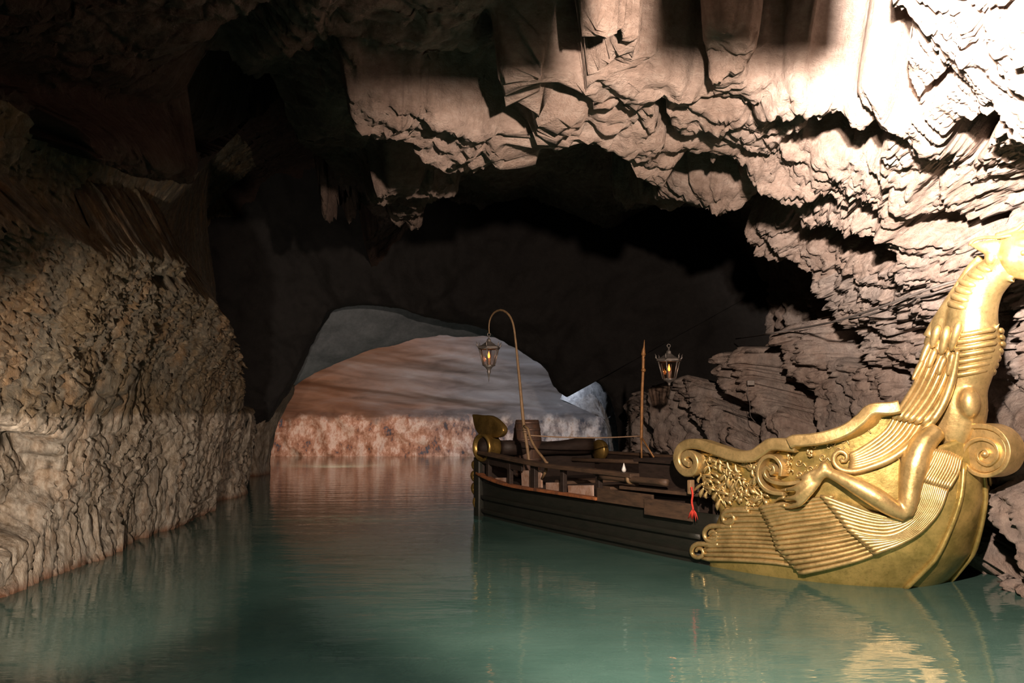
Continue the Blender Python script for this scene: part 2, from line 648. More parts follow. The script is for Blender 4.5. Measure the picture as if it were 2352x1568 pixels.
Pb = np.stack([Xg, Yg, Zg], -1)
# outward normals of the smooth vault
dT = np.gradient(Pb, axis=1)
nx, nz = -dT[..., 2], dT[..., 0]
ln = np.sqrt(nx ** 2 + nz ** 2) + 1e-9
nx, nz = -nx / ln, -nz / ln
sgn = np.sign(nx * Xg + nz * (Zg - 1.0))
Nn = np.stack([nx * sgn, 0 * nx, nz * sgn], -1)
P = Pb.reshape(-1, 3)
Nn = Nn.reshape(-1, 3)
# a bay in the right wall where the beast's neck and head stand
ca, cb = np.array([3.7, 7.5, 0.9]), np.array([4.75, 6.5, 2.95])
ab = cb - ca
tq = np.clip(((P - ca) @ ab) / (ab @ ab), 0, 1)
dq = np.linalg.norm(P - (ca + tq[:, None] * ab), axis=1)
P = P + Nn * (1.35 * ss(1.75 - dq, 0, 1.4))[:, None] * ss(P[:, 2], 1.1, 2.1)[:, None]
# and a foot of rock at the water below it
P = P - Nn * (0.55 * ss(1.5 - P[:, 2], 0, 0.9) * ss(P[:, 1], 6.0, 7.4) * (1 - ss(P[:, 1], 9.2, 10.6)) * (P[:, 0] > 0))[:, None]

wz = ss(P[:, 2], 1.8, 3.2)            # 1 on the ceiling, 0 low on the walls
ang = 0.35
xr = P[:, 0] * math.cos(ang) + P[:, 1] * math.sin(ang)
yr = -P[:, 0] * math.sin(ang) + P[:, 1] * math.cos(ang)
pc = np.stack([xr * 0.42, yr * 1.15, P[:, 2] * 1.3], 1)
pw = np.stack([P[:, 0] * 1.0, (P[:, 1] - 0.35 * P[:, 2]) * 1.0, P[:, 2] * 0.62], 1)
pa = pc * wz[:, None] + pw * (1 - wz[:, None])
wp = np.stack([perlin(P * 0.9 + 5), perlin(P * 0.9 + 25), perlin(P * 0.9 + 55)], 1)
pa2 = pa + 0.5 * wp
big = fbm(P * 0.33 + 3, 3)
rid = fbm(pa2 * 1.1 + 9, 6, ridge=True, gain=0.55)
d1, d2 = worley(pa2 * 1.7)
crack = np.exp(-((d2 - d1) / 0.07) ** 2)
blk = perlin(np.floor(pa2 * 1.7) * 3.7 + 0.5)
fine = fbm(pa2 * 6.0, 5, gain=0.62)
d1b, d2b = worley(pa2 * 5.5, 9)
crack2 = np.exp(-((d2b - d1b) / 0.1) ** 2)

side = np.where(P[:, 0] > 0, 1.0, 0.75)
fr2 = fbm(pa2 * 2.6 + 31, 6, ridge=True, gain=0.6)
D = 0.42 * big - 0.17 * rid * side - 0.12 * fr2 + 0.08 * crack + 0.12 * fine + 0.04 * crack2 + 0.14 * (d1 - 0.45)
px, py = project(P)
px = np.minimum(px, 2560)
jx = fbm(pa2 * 3.2 + 40, 4, gain=0.6)
jy = fbm(pa2 * 3.2 + 80, 4, gain=0.6)
ms = samp(mask_s, px + 22 * jx, py + 16 * jy)
mw = samp(mask_w, px, py)
mm = np.clip(0.92 * ms + 0.08 * mw, 0, 1)
infr = ss(P[:, 1], 3.4, 4.6) * (1 - ss(P[:, 1], 19.0, 20.5))
D = D + infr * 0.35 * ss(1 - ms, 0.2, 0.7) * ss(P[:, 0], -0.5, 0.6) * wz
leftlow = (P[:, 0] < -3) * (1 - wz)
# left wall: upright flutes and pockets instead of strata
pl = np.stack([P[:, 0] * 1.3, P[:, 1] * 1.3, P[:, 2] * 0.55], 1) + 0.6 * wp
Dl = 0.42 * big + 0.13 * fbm(pl * 0.8 + 3, 6, gain=0.58) - 0.045 * fbm(pl * 2.4 + 8, 5, ridge=True, gain=0.65) + 0.06 * fbm(pl * 7.0, 4, gain=0.65) + 0.05 * crack2 + 0.08 * (d1 - 0.45)
wl = ss(-P[:, 0], 1.5, 3.0)
D = D * (1 - wl) + Dl * wl
D = D + infr * (0.50 * (1 - mm) * (1 - 0.3 * leftlow) - 0.12)
# added lip in the unseen near roof, shaped to shade the roof behind it
kx = (6.2 - 2.3) / (3.4 - 2.3)
P6 = np.stack([0.95 + (P[:, 0] - 0.95) * kx, P[:, 1] * 0 + 6.2, P[:, 2] * 0 + 4.1], 1)
px6, _ = project(P6)
mtop = np.interp(px6 + 170 * fbm(P * 2.2, 4), [1270, 1320, 1440, 1500, 2070, 2110], [0, 1, 1, 0, 0, 1])
lip = np.exp(-((P[:, 1] - 3.4) / 0.30) ** 2) * ss(P[:, 2], 3.0, 3.8) * ss(1 - mtop, 0.25, 0.7)
D = D - np.clip(P[:, 2] + D - np.where(P[:, 0] > 0.8, 3.30, 3.26), 0, 2) * lip
Pd = P + Nn * D[:, None]
Pd[:, 1] += 0.10 * fine * infr + 0.06 * rid
# dark patches are pushed back behind the ledges that shade them (rays fan out from the flood lamp's axis)
LX, LY, LZ = 0.95, 2.3, 3.0
sh = (len(ys), nt_)
dx, dz = (Pd[:, 0] - LX).reshape(sh), (Pd[:, 2] - LZ).reshape(sh)
rho = np.sqrt(dx ** 2 + dz ** 2)
yy = np.maximum((Pd[:, 1] - LY).reshape(sh), 0.05)
slope = rho / yy
mm2, y2 = mm.reshape(sh), Pd[:, 1].reshape(sh)
upd = np.where((y2 > 3.2) & ((mm2 > 0.5) | (y2 < 4.6)), slope, 9.0)
run = np.minimum.accumulate(upd, axis=0)
kw = np.exp(-0.5 * (np.arange(-40, 41) / (20 * RES)) ** 2)
kw /= kw.sum()
run = np.minimum(run, 3.0)
run = np.apply_along_axis(lambda q: np.convolve(np.pad(q, 40, mode='edge'), kw, 'valid'), 1, run)
need = np.clip((run * 1.10 + 0.06) * yy - rho, 0, 2.6)
need[run > 2.5] = 0
for ax_, r_ in ((1, max(2, int(9 * RES))), (0, max(2, int(5 * RES)))):
    k_ = np.exp(-0.5 * (np.arange(-2 * r_, 2 * r_ + 1) / r_) ** 2)
    k_ /= k_.sum()
    need = np.apply_along_axis(lambda q: np.convolve(np.pad(q, 2 * r_, mode='edge'), k_, 'valid'), ax_, need)
wn = ss(np.abs(Nn[:, 2]), 0.5, 0.85).reshape(sh)
low_ = 1 - wn
push = need * low_ * ss(1 - mm2, 0.25, 0.75) * infr.reshape(sh) * np.where(Pd[:, 0].reshape(sh) < -3.2, 0.0, 1.0)
push *= ss(Pd[:, 2].reshape(sh), -0.3, 0.3)
# the same for the roof, by bearing and range from the lamp
az = np.arctan2(Pd[:, 0] - LX, Pd[:, 1] - LY)
rg = np.hypot(Pd[:, 0] - LX, Pd[:, 1] - LY)
sl = (Pd[:, 2] - LZ) / np.maximum(rg, 0.1)
NA, NR = 260, 220
ia = np.clip(((az + 1.6) / 3.2 * NA).astype(int), 0, NA - 1)
ir = np.clip((np.log(np.maximum(rg, 0.9) / 0.9) / math.log(22 / 0.9) * NR).astype(int), 0, NR - 1)
tab = np.full((NA, NR), 9.0)
use = (Pd[:, 1] > LY + 0.7) & ((mm > 0.5) | (Pd[:, 1] < 4.4)) & (Pd[:, 2] > LZ)
np.minimum.at(tab, (ia[use], ir[use]), sl[use])
tab = np.minimum.accumulate(tab, axis=1)
tab = np.concatenate([tab[:, :1] * 0 + 9, tab[:, :-1]], 1)
tb = np.minimum(tab, 1.2)
for _ in range(2):
    tb = (np.roll(tb, 1, 0) + tb * 2 + np.roll(tb, -1, 0)) / 4
hz = tb[ia, ir]
nz_ = np.clip((hz * 1.06 + 0.035) * rg - (Pd[:, 2] - LZ), 0, 2.4)
nz_[hz > 1.0] = 0
nz_ = nz_.reshape(sh)
for ax_, r_ in ((1, max(2, int(8 * RES))), (0, max(2, int(5 * RES)))):
    k_ = np.exp(-0.5 * (np.arange(-2 * r_, 2 * r_ + 1) / r_) ** 2)
    k_ /= k_.sum()
    nz_ = np.apply_along_axis(lambda q: np.convolve(np.pad(q, 2 * r_, mode='edge'), k_, 'valid'), ax_, nz_)
pushz = nz_ * wn * ss(1 - mm2, 0.2, 0.6) * infr.reshape(sh) * ss(Pd[:, 0].reshape(sh), -3.4, -1.8)
# behind the bulge of the left wall, seen from the lamp that grazes it
L2 = (-2.4, 3.2, 0.9)
dx2, dz2 = (Pd[:, 0] - L2[0]).reshape(sh), (Pd[:, 2] - L2[2]).reshape(sh)
rho2 = np.sqrt(dx2 ** 2 + dz2 ** 2)
yy2 = np.maximum((Pd[:, 1] - L2[1]).reshape(sh), 0.05)
up2 = np.where((y2 > 7) & ((mm2 > 0.5) | (y2 < 10)) & (dx2 < 0), rho2 / yy2, 3.0)
run2 = np.minimum(np.minimum.accumulate(up2, axis=0), 3.0)
run2 = np.apply_along_axis(lambda q: np.convolve(np.pad(q, 40, mode='edge'), kw, 'valid'), 1, run2)
need2 = np.clip((run2 * 1.12 + 0.05) * yy2 - rho2, 0, 2.5)
need2[run2 > 2.0] = 0
need2 = need2 * ss(1 - mm2, 0.3, 0.75) * infr.reshape(sh) * ss(-Pd[:, 0].reshape(sh), 1.8, 3.0) * ss(Pd[:, 2].reshape(sh), 0.9, 1.6)
rough_ = (1 + 0.30 * fbm(P * 1.3 + 70, 5, gain=0.6).reshape(sh))
push = push * rough_
pushz = pushz * rough_
Pd = Pd.reshape(len(ys), nt_, 3)
Pd[..., 1] += 0.25 * push * (rough_ - 1)
Pd[..., 0] += push * dx / rho
Pd[..., 2] += push * dz / rho + pushz
Pd[..., 0] += need2 * dx2 / rho2
Pd[..., 2] += need2 * dz2 / rho2


def grid_faces(ni, nj):
    i, j = np.meshgrid(np.arange(ni - 1), np.arange(nj - 1), indexing='ij')
    a = (i * nj + j).ravel()
    return np.stack([a, a + 1, a + nj + 1, a + nj], 1)


tr, tl = int(nt_ * 0.27), int(nt_ * 0.71)
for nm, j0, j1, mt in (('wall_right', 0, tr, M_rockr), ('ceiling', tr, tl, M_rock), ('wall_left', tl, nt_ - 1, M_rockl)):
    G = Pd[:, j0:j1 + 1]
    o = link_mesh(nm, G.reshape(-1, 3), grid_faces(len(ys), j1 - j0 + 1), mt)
    tag(o, kind='structure')

# ------------------------------------------------------------------ wall behind the visitors
V, Fc = [], []
nb = 40
G = np.zeros((nb, nb, 3))
for i, x in enumerate(np.linspace(-6, 6, nb)):
    for j, z in enumerate(np.linspace(-2, 6, nb)):
        G[i, j] = (x, -5, z)
G = G.reshape(-1, 3)
G[:, 1] += 0.5 * fbm(G * 0.8, 4)
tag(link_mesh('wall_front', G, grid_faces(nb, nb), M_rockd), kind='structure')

# ------------------------------------------------------------------ rock partition with the arch
arch_px = [(575, 1110), (580, 1045), (592, 995), (622, 955), (655, 900), (690, 830), (722, 765), (765, 712), (850, 700), (930, 712), (1000, 733), (1100, 752), (1165, 788), (1205, 812), (1250, 842), (1275, 885), (1302, 912), (1318, 885), (1345, 866), (1390, 896), (1415, 950), (1420, 1010), (1424, 1110)]
YA = 20.0
ao = np.array([at_y(x, y, YA)[[0, 2]] for x, y in arch_px])
ao = np.vstack([[ao[0, 0], -1.8], ao, [ao[-1, 0], -1.8]])
ao = spline(ao, int(400 * max(RES, .5)))
cen = np.array([-1.6, 0.2])
nr = 60
R = []
dirs = ao - cen
dirs_n = dirs / np.linalg.norm(dirs, axis=1)[:, None]
for k in range(nr):
    u = k / (nr - 1)
    # curls round the lip: first rows run back through the opening, the rest spread over the face
    if u < 0.35:
        q = u / 0.35
        yy = YA + 1.6 * (1 - q) ** 1.5
        rad = -0.12 * math.sin(PI * q) * 0 + 0.35 * (1 - q) ** 2
    else:
        q = (u - 0.35) / 0.65
        yy = YA - 1.0 * q ** 0.7
        rad = 5.0 * q ** 1.4
    pts = ao + dirs_n * rad
    R.append(np.stack([pts[:, 0], np.full(len(pts), yy), pts[:, 1]], 1))
R = np.array(R)
Q = R.reshape(-1, 3)
dn = 0.10 * fbm(Q * 1.6, 5, gain=0.6)
Q2 = Q.copy()
dd = np.tile(dirs_n, (nr, 1))
Q2[:, 0] += dd[:, 0] * dn
Q2[:, 2] += dd[:, 1] * dn
Q2[:, 1] += 0.35 * fbm(Q * 1.2 + 9, 4)
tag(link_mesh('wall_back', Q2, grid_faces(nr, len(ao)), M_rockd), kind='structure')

# ------------------------------------------------------------------ second rib inside the arch
arch2 = [(560, 1110), (575, 1040), (600, 980), (640, 925), (690, 875), (760, 840), (850, 805), (925, 785), (965, 775), (1010, 772), (1060, 775), (1110, 770), (1170, 785), (1260, 835), (1320, 870), (1380, 880), (1440, 930), (1450, 1110)]
YB = 22.4
a2 = np.array([at_y(x, y, YB)[[0, 2]] for x, y in arch2])
a2 = np.vstack([[a2[0, 0], -1.8], a2, [a2[-1, 0], -1.8]])
a2 = spline(a2, 300)
d2n = a2 - cen
d2n /= np.linalg.norm(d2n, axis=1)[:, None]
R = []
for k in range(26):
    q = k / 25
    # from the lip forward and outward to join the first rib
    R.append(np.stack([a2[:, 0] + d2n[:, 0] * 1.6 * q ** 1.3, np.full(len(a2), YB - 1.6 * q), a2[:, 1] + d2n[:, 1] * 1.6 * q ** 1.3], 1))
R = np.array(R)
Q = R.reshape(-1, 3)
Q[:, 1] += 0.15 * fbm(Q * 1.5, 4)
dn = 0.07 * fbm(Q * 2.0 + 4, 4)
dd = np.tile(d2n, (26, 1))
Q[:, 0] += dd[:, 0] * dn
Q[:, 2] += dd[:, 1] * dn
M_rib = rock_mat('rock_rib', [(0.3, (0.10, 0.12, 0.14)), (0.6, (0.22, 0.25, 0.28))], [(0.3, (0.10, 0.11, 0.12)), (0.7, (0.27, 0.28, 0.3))], wet=0.8, bumps=(0.4, 0.02))
tag(link_mesh('trim_1', Q, grid_faces(26, len(a2)), M_rib), kind='structure')

# ------------------------------------------------------------------ far chamber
m, nt, b = mat('chamber_rock')
g = nt.nodes.new('ShaderNodeNewGeometry')
sep = nt.nodes.new('ShaderNodeSeparateXYZ')
nt.links.new(g.outputs['Position'], sep.inputs[0])
vs = coords(nt, (0.35, 0.6, 1.6), (0, math.radians(-14), 0))
vf = coords(nt, (1.1, 1.0, 0.62))
sn = noise(nt, vs, 1.5, 6, 0.6, 0.6)
# brown to the left, grey to the right
mx = N(nt, 'ShaderNodeMath', operation='MULTIPLY_ADD')
nt.links.new(noise(nt, vs, 0.7, 5, 0.6, 0.8), mx.inputs[0])
mx.inputs[1].default_value = 9.0
nt.links.new(sep.outputs[0], mx.inputs[2])
mr = N(nt, 'ShaderNodeMapRange')
mr.inputs['From Min'].default_value = -1.2
mr.inputs['From Max'].default_value = 4.0
nt.links.new(mx.outputs[0], mr.inputs['Value'])
brown = ramp(nt, sn, [(0.3, (0.16, 0.09, 0.055)), (0.5, (0.30, 0.165, 0.105)), (0.7, (0.34, 0.24, 0.19))])
grey = ramp(nt, sn, [(0.3, (0.14, 0.13, 0.135)), (0.5, (0.27, 0.26, 0.27)), (0.66, (0.34, 0.35, 0.38)), (0.74, (0.7, 0.7, 0.72))])
upper = mix(nt, mr.outputs[0], brown, grey)
fn = noise(nt, vf, 2.6, 9, 0.7, 0.0)
low_a = ramp(nt, fn, [(0.38, (0.10, 0.12, 0.16)), (0.43, (0.42, 0.20, 0.12)), (0.52, (0.68, 0.42, 0.31)), (0.58, (0.90, 0.74, 0.64)), (0.68, (0.56, 0.26, 0.16))])
low_b = ramp(nt, fn, [(0.38, (0.13, 0.13, 0.16)), (0.47, (0.46, 0.40, 0.38)), (0.57, (0.86, 0.80, 0.77)), (0.68, (0.5, 0.36, 0.28))])
mr3 = N(nt, 'ShaderNodeMapRange')
mr3.inputs['From Min'].default_value = 1.0
mr3.inputs['From Max'].default_value = 6.0
nt.links.new(mx.outputs[0], mr3.inputs['Value'])
low = mix(nt, mr3.outputs[0], low_a, low_b)
mz = N(nt, 'ShaderNodeMath', operation='MULTIPLY_ADD')
nt.links.new(noise(nt, coords(nt, (1, 1, 1)), 1.4, 6), mz.inputs[0])
mz.inputs[1].default_value = 0.9
nt.links.new(sep.outputs[2], mz.inputs[2])
mr4 = N(nt, 'ShaderNodeMapRange')
mr4.inputs['From Min'].default_value = 1.60
mr4.inputs['From Max'].default_value = 1.80
nt.links.new(mz.outputs[0], mr4.inputs['Value'])
nt.links.new(mix(nt, mr4.outputs[0], low, upper), b.inputs['Base Color'])
b.inputs['Roughness'].default_value = 0.85
bump(nt, b, [(noise(nt, vs, 5, 6), 0.4, 0.03)])
M_chamber = m
nx_, ns_ = 260, 200
G = np.zeros((nx_, ns_, 3))
for i, x in enumerate(np.linspace(-13, 8, nx_)):
    for j, s in enumerate(np.linspace(0, 1, ns_)):
        if s < 0.35:
            z = -1.8 + 3.3 * s / 0.35
            y = 28.9
        else:
            q = (s - 0.35) / 0.65
            z = 1.5 + 3.6 * math.sin(q * PI / 2)
            y = 28.9 - 8.0 * (1 - math.cos(q * PI / 2)) ** 0.9
        # ends curve towards the visitors
        y -= 0.03 * max(0, abs(x + 2.5) - 4) ** 2
        G[i, j] = (x, y, z)
G = G.reshape(-1, 3)
lowm = 1 - ss(G[:, 2], 1.2, 1.7)
vn = fbm(np.stack([G[:, 0] * 0.9, G[:, 1] * 0.9, G[:, 2] * 0.7], 1), 5, gain=0.6, ridge=True)
un = fbm(np.stack([(G[:, 0] + 2.5 * G[:, 2]) * 0.18, G[:, 1] * 0.2, (G[:, 2] + 0.12 * G[:, 0]) * 1.3], 1), 4, gain=0.45)
G[:, 1] += lowm * (-0.38 * vn - 0.15) + (1 - lowm) * 0.7 * un
G[:, 2] += (1 - lowm) * 0.15 * un
tag(link_mesh('wall_far', G, grid_faces(nx_, ns_), M_chamber), kind='structure')

# ------------------------------------------------------------------ lake bed
m, nt, b = mat('lake_bed')
v = coords(nt)
c = ramp(nt, noise(nt, v, 0.9, 9, 0.7, 0.4), [(0.40, (0.02, 0.03, 0.028)), (0.47, (0.30, 0.38, 0.33)), (0.7, (0.52, 0.56, 0.47))])
nt.links.new(c, b.inputs['Base Color'])
b.inputs['Roughness'].default_value = 0.9
n1 = 160
G = np.zeros((n1, n1, 3))
for i, x in enumerate(np.linspace(-8, 7, n1)):
    G[i, :, 0] = x
    G[i, :, 1] = np.linspace(-5.2, 31, n1)
G = G.reshape(-1, 3)
G[:, 2] = -1.5 + 0.25 * fbm(G * 0.7, 5)
tag(link_mesh('floor', G, grid_faces(n1, n1), m), kind='structure')

# ------------------------------------------------------------------ water
m, nt, b = mat('lake_water')
nt.nodes.remove(b)
out = nt.nodes['Material Output']
v = coords(nt, (0.55, 1.6, 1))
h1 = noise(nt, v, 2.2, 4, 0.55)
h2 = noise(nt, coords(nt, (0.8, 2.6, 1)), 7.0, 3, 0.5)
bp = nt.nodes.new('ShaderNodeBump')
bp.inputs['Strength'].default_value = 0.4
bp.inputs['Distance'].default_value = 0.02
nt.links.new(h1, bp.inputs['Height'])
bp2 = nt.nodes.new('ShaderNodeBump')
bp2.inputs['Strength'].default_value = 0.12
bp2.inputs['Distance'].default_value = 0.008
nt.links.new(h2, bp2.inputs['Height'])
nt.links.new(bp.outputs[0], bp2.inputs['Normal'])
gl = N(nt, 'ShaderNodeBsdfGlossy', Roughness=0.045)
gl.inputs['Color'].default_value = (1, 1, 1, 1)
nt.links.new(bp2.outputs[0], gl.inputs['Normal'])
tr_ = nt.nodes.new('ShaderNodeBsdfTransparent')
tr_.inputs['Color'].default_value = (0.42, 0.72, 0.66, 1)
df = nt.nodes.new('ShaderNodeBsdfDiffuse')
cloud = ramp(nt, noise(nt, coords(nt), 0.8, 5, 0.6), [(0.3, (0.095, 0.215, 0.185)), (0.7, (0.165, 0.32, 0.28))])
nt.links.new(cloud, df.inputs['Color'])
mb = nt.nodes.new('ShaderNodeMixShader')
mb.inputs[0].default_value = 0.42
nt.links.new(tr_.outputs[0], mb.inputs[1])
nt.links.new(df.outputs[0], mb.inputs[2])
fr = nt.nodes.new('ShaderNodeFresnel')
fr.inputs['IOR'].default_value = 1.38
nt.links.new(bp2.outputs[0], fr.inputs['Normal'])
ms_ = nt.nodes.new('ShaderNodeMixShader')
nt.links.new(fr.outputs[0], ms_.inputs[0])
nt.links.new(mb.outputs[0], ms_.inputs[1])
nt.links.new(gl.outputs[0], ms_.inputs[2])
nt.links.new(ms_.outputs[0], out.inputs['Surface'])
o = link_mesh('lake_water', [(-12, -5.2, 0), (8, -5.2, 0), (8, 30, 0), (-12, 30, 0)], [(0, 1, 2, 3)], m)
tag(o, 'still teal water covering the whole floor of the cave', 'water', kind='stuff')

# ------------------------------------------------------------------ pale boulders at the right lip of the arch, grey rim at its left foot
M_palerock = rock_mat('rock_pale', [(0.3, (0.20, 0.21, 0.23)), (0.6, (0.42, 0.43, 0.46))], [(0.35, (0.10, 0.10, 0.11)), (0.65, (0.6, 0.6, 0.62))], wet=0.7, bumps=(0.8, 0.05))


def boulder(outline, Y, depth, material, name):
    q = spline(outline + [outline[0]], 60)[:-1]
    a = np.array([at_y(x, y, Y) for x, y in q])
    c = a.mean(0)
    rows = []
    for k, (sc_, dy) in enumerate([(1.0, depth), (1.04, depth * 0.5), (1.0, 0.0), (0.86, -depth * 0.35), (0.66, -depth * 0.55), (0.42, -depth * 0.68), (0.2, -depth * 0.74), (0.02, -depth * 0.76)]):
        rows.append(c + (a - c) * sc_ + np.array([0, dy, 0]))
    R_ = np.array(rows)
    # refine rows
    R_ = np.array([spline(R_[:, i], 24) for i in range(R_.shape[1])]).transpose(1, 0, 2)
    R_ = np.concatenate([R_, R_[:, :1]], 1)
    Q_ = R_.reshape(-1, 3)
    n_ = fbm(Q_ * 2.8, 6, gain=0.68, ridge=True) * 0.30
    Q_ = Q_ + (Q_ - c) / (np.linalg.norm(Q_ - c, axis=1)[:, None] + 0.1) * n_[:, None]
    o = link_mesh(name, Q_, grid_faces(R_.shape[0], R_.shape[1]), material)
    return tag(o, kind='structure')


boulder([(1306, 925), (1318, 896), (1336, 872), (1352, 868), (1386, 895), (1412, 935), (1418, 970), (1426, 1070), (1404, 1070), (1398, 975), (1375, 948), (1340, 937)], 24.4, 0.7, M_palerock, 'trim_2')
boulder([(540, 1130), (542, 1000), (562, 950), (600, 915), (650, 895), (652, 915), (634, 948), (612, 990), (602, 1045), (600, 1130)], 20.4, 0.5, M_rockl, 'trim_3')
# ------------------------------------------------------------------ boat frame: u astern, v to the visitors' side, w up
BO = np.array([3.59, 7.65, 0.0])
BA = np.array([-0.5075, 0.8617, 0.0])
BL = np.array([-0.8617, -0.5075, 0.0])
BW = np.array([0, 0, 1.0])


def bw(u, v, w_):
    return BO + BA * u + BL * v + BW * w_


def buv(P_):
    d = np.asarray(P_) - BO
    return np.array([d @ BA, d @ BL, d[2]])


def hwid(w_):
    return float(np.interp(w_, [-0.5, 0, 1.15, 2], [0.34, 0.30, 0.10, 0.09]))


def on_v(px, py, v):
    """point on the sight line at distance v from the boat's middle plane (v may be a function of w)"""
    r = ray(px, py)
    lo, hi = 3.0, 16.0
    f = lambda t: (lambda q: q[1] - (v(q[2]) if callable(v) else v))(buv(CAM + r * t))
    for _ in range(50):
        md = 0.5 * (lo + hi)
        if f(md) > 0:
            lo = md
        else:
            hi = md
    return CAM + r * lo


_rp = [on_v(x, y, hwid) for x, y in [(2080, 1350), (2118, 1315), (2150, 1280), (2182, 1215), (2205, 1150), (2212, 1100), (2216, 1060), (2216, 1020)]]
_ru = np.array([buv(p) for p in _rp])
_o = np.argsort(_ru[:, 2])
_RW, _RU = _ru[_o, 2], _ru[_o, 0]


def u_stem(w_):
    if w_ < _RW[0]:
        return float(_RU[0] + 0.9 * (_RW[0] - w_))
    return float(np.interp(w_, _RW, _RU))


def beam(u, w_):
    """half beam of the hull at u, w"""
    s = u - u_stem(w_)
    h = hwid(w_)
    if s <= 0:
        return h + 6 * s
    full = 1.06 + 0.05 * w_ - (0.30 * max(0, -w_) if w_ < 0 else 0)
    aft = 1 - 0.08 * max(0, (u - 4.5) / 1.9) ** 2
    return (h + (full - h) * (1 - math.exp(-s / 0.62))) * aft


def S(px, py, off=0.0):
    """point on the near side of the hull seen at a pixel of the photograph, lifted off it by off"""
    r = ray(px, py)
    t = 4.5
    f = lambda t: (lambda q: q[1] - beam(q[0], q[2]) - off)(buv(CAM + r * t))
    st = 0.04
    while f(t) > 0 and t < 15:
        t += st
    lo, hi = t - st, t
    for _ in range(30):
        md = 0.5 * (lo + hi)
        if f(md) > 0:
            lo = md
        else:
            hi = md
    return CAM + r * lo


def SP(pts, off=0.0, n=None):
    """run of pixel points onto the hull"""
    q = spline(pts, n) if n else np.asarray(pts, float)
    return [S(x, y, off if np.isscalar(off) else off[i]) for i, (x, y) in enumerate(q)]


def mirror(mb):
    m2 = MB()
    V = np.array(mb.V)
    d = (V - BO) @ BL
    m2.V = [tuple(v) for v in V - 2 * d[:, None] * BL]
    m2.F = [tuple(reversed(f)) for f in mb.F]
    return m2
# ------------------------------------------------------------------ boat materials
def gold_mat(name, base, dark, rough=0.36, metal=0.75):
    m, nt, b = mat(name)
    v = coords(nt)
    c = ramp(nt, noise(nt, v, 5.0, 8, 0.65), [(0.34, dark), (0.58, base)])
    c = mix(nt, ramp(nt, noise(nt, v, 38.0, 6, 0.7), [(0.5, (0, 0, 0)), (0.75, (0.5, 0.5, 0.5))]), c, tuple(x * 0.45 for x in dark))
    nt.links.new(c, b.inputs['Base Color'])
    nt.links.new(ramp(nt, noise(nt, v, 11.0, 6), [(0.3, (rough - 0.08,) * 3), (0.7, (rough + 0.16,) * 3)]), b.inputs['Roughness'])
    b.inputs['Metallic'].default_value = metal
    b.inputs['Specular IOR Level'].default_value = 0.5
    bump(nt, b, [(noise(nt, v, 30, 8, 0.6), 0.35, 0.006)])
    return m


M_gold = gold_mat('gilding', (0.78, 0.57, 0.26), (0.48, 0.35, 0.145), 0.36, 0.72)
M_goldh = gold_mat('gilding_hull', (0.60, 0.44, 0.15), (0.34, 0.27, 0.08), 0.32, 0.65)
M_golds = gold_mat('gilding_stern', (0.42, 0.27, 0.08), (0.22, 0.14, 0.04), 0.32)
M_hull = simple('tarred_wood', (0.020, 0.019, 0.015), 0.5, 0, 0.5, 5, 0.4, 0.01, (1, 1, 3), (0.012, 0.014, 0.010))
M_wood = simple('brown_board', (0.11, 0.065, 0.040), 0.6, 0, 0.5, 6, 0.4, 0.01, (1.2, 0.7, 4), (0.05, 0.032, 0.022))
M_dwood = simple('dark_board', (0.035, 0.022, 0.017), 0.6, 0, 0.5, 6, 0.4, 0.01, (1, 1, 4))
M_pale = simple('flaking_paint', (0.55, 0.40, 0.33), 0.8, 0, 0.5, 9, 0.4, 0.01, (1, 1, 1), (0.32, 0.17, 0.10))
M_rust = simple('rusty_edge', (0.40, 0.13, 0.04), 0.8, 0, 0.5, 9, 0.4, 0.01, (1, 1, 1), (0.12, 0.05, 0.025))
M_pole = simple('pole_wood', (0.30, 0.19, 0.10), 0.6, 0, 0.4, 14, 0.3, 0.004)
M_polo = simple('orange_pole', (0.45, 0.22, 0.08), 0.5, 0.2, 0.4, 14, 0.3, 0.004)
M_iron = simple('grey_iron', (0.30, 0.27, 0.25), 0.45, 0.6, 0.4, 20, 0.2, 0.002)
M_blk = simple('black_iron', (0.02, 0.018, 0.018), 0.5, 0.5, 0.3, 20, 0.2, 0.002)
M_red = simple('red_cord', (0.65, 0.05, 0.03), 0.8, 0, 0.3, 30)
M_rope = simple('tan_rope', (0.42, 0.28, 0.18), 0.9, 0, 0.3, 60)
M_cable = simple('grey_cable', (0.16, 0.14, 0.13), 0.6, 0, 0.4, 30)
M_barrel = simple('barrel_oak', (0.115, 0.060, 0.038), 0.6, 0, 0.4, 5, 0.4, 0.006, (6, 6, 0.5), (0.06, 0.033, 0.024))
M_hoop = simple('barrel_hoop', (0.22, 0.14, 0.11), 0.5, 0.6, 0.3, 12)

barge = empty('barge', tuple(BO), 'dark wooden barge with a gilded winged-beast prow, afloat by the right rock wall', 'boat')


def sweep_px(mb, pts, off, r, n=8, samples=None, sx=1.0, surf=S, cap=True):
    """tube along pixel points lying on a surface; pts rows may carry their own radius"""
    q = spline(pts, samples or max(6, len(pts) * 3))
    P_ = [surf(x[0], x[1], off) for x in q]
    mb.tube(P_, [x[2] for x in q] if len(q[0]) > 2 else r, n, sx)
    return P_


def vw(px, py):
    """distance from the middle plane of the upper wing / flank surface"""
    vb = buv(S(px, max(py, 965)))[1]
    k = min(max((965 - py) / 190.0, 0), 1)
    k = k * k * (3 - 2 * k)
    return vb * (1 - k) + 0.20 * k


def Wg(px, py, off=0.0):
    if py >= 965:
        return S(px, py, off)
    return on_v(px, py, vw(px, py) + off)


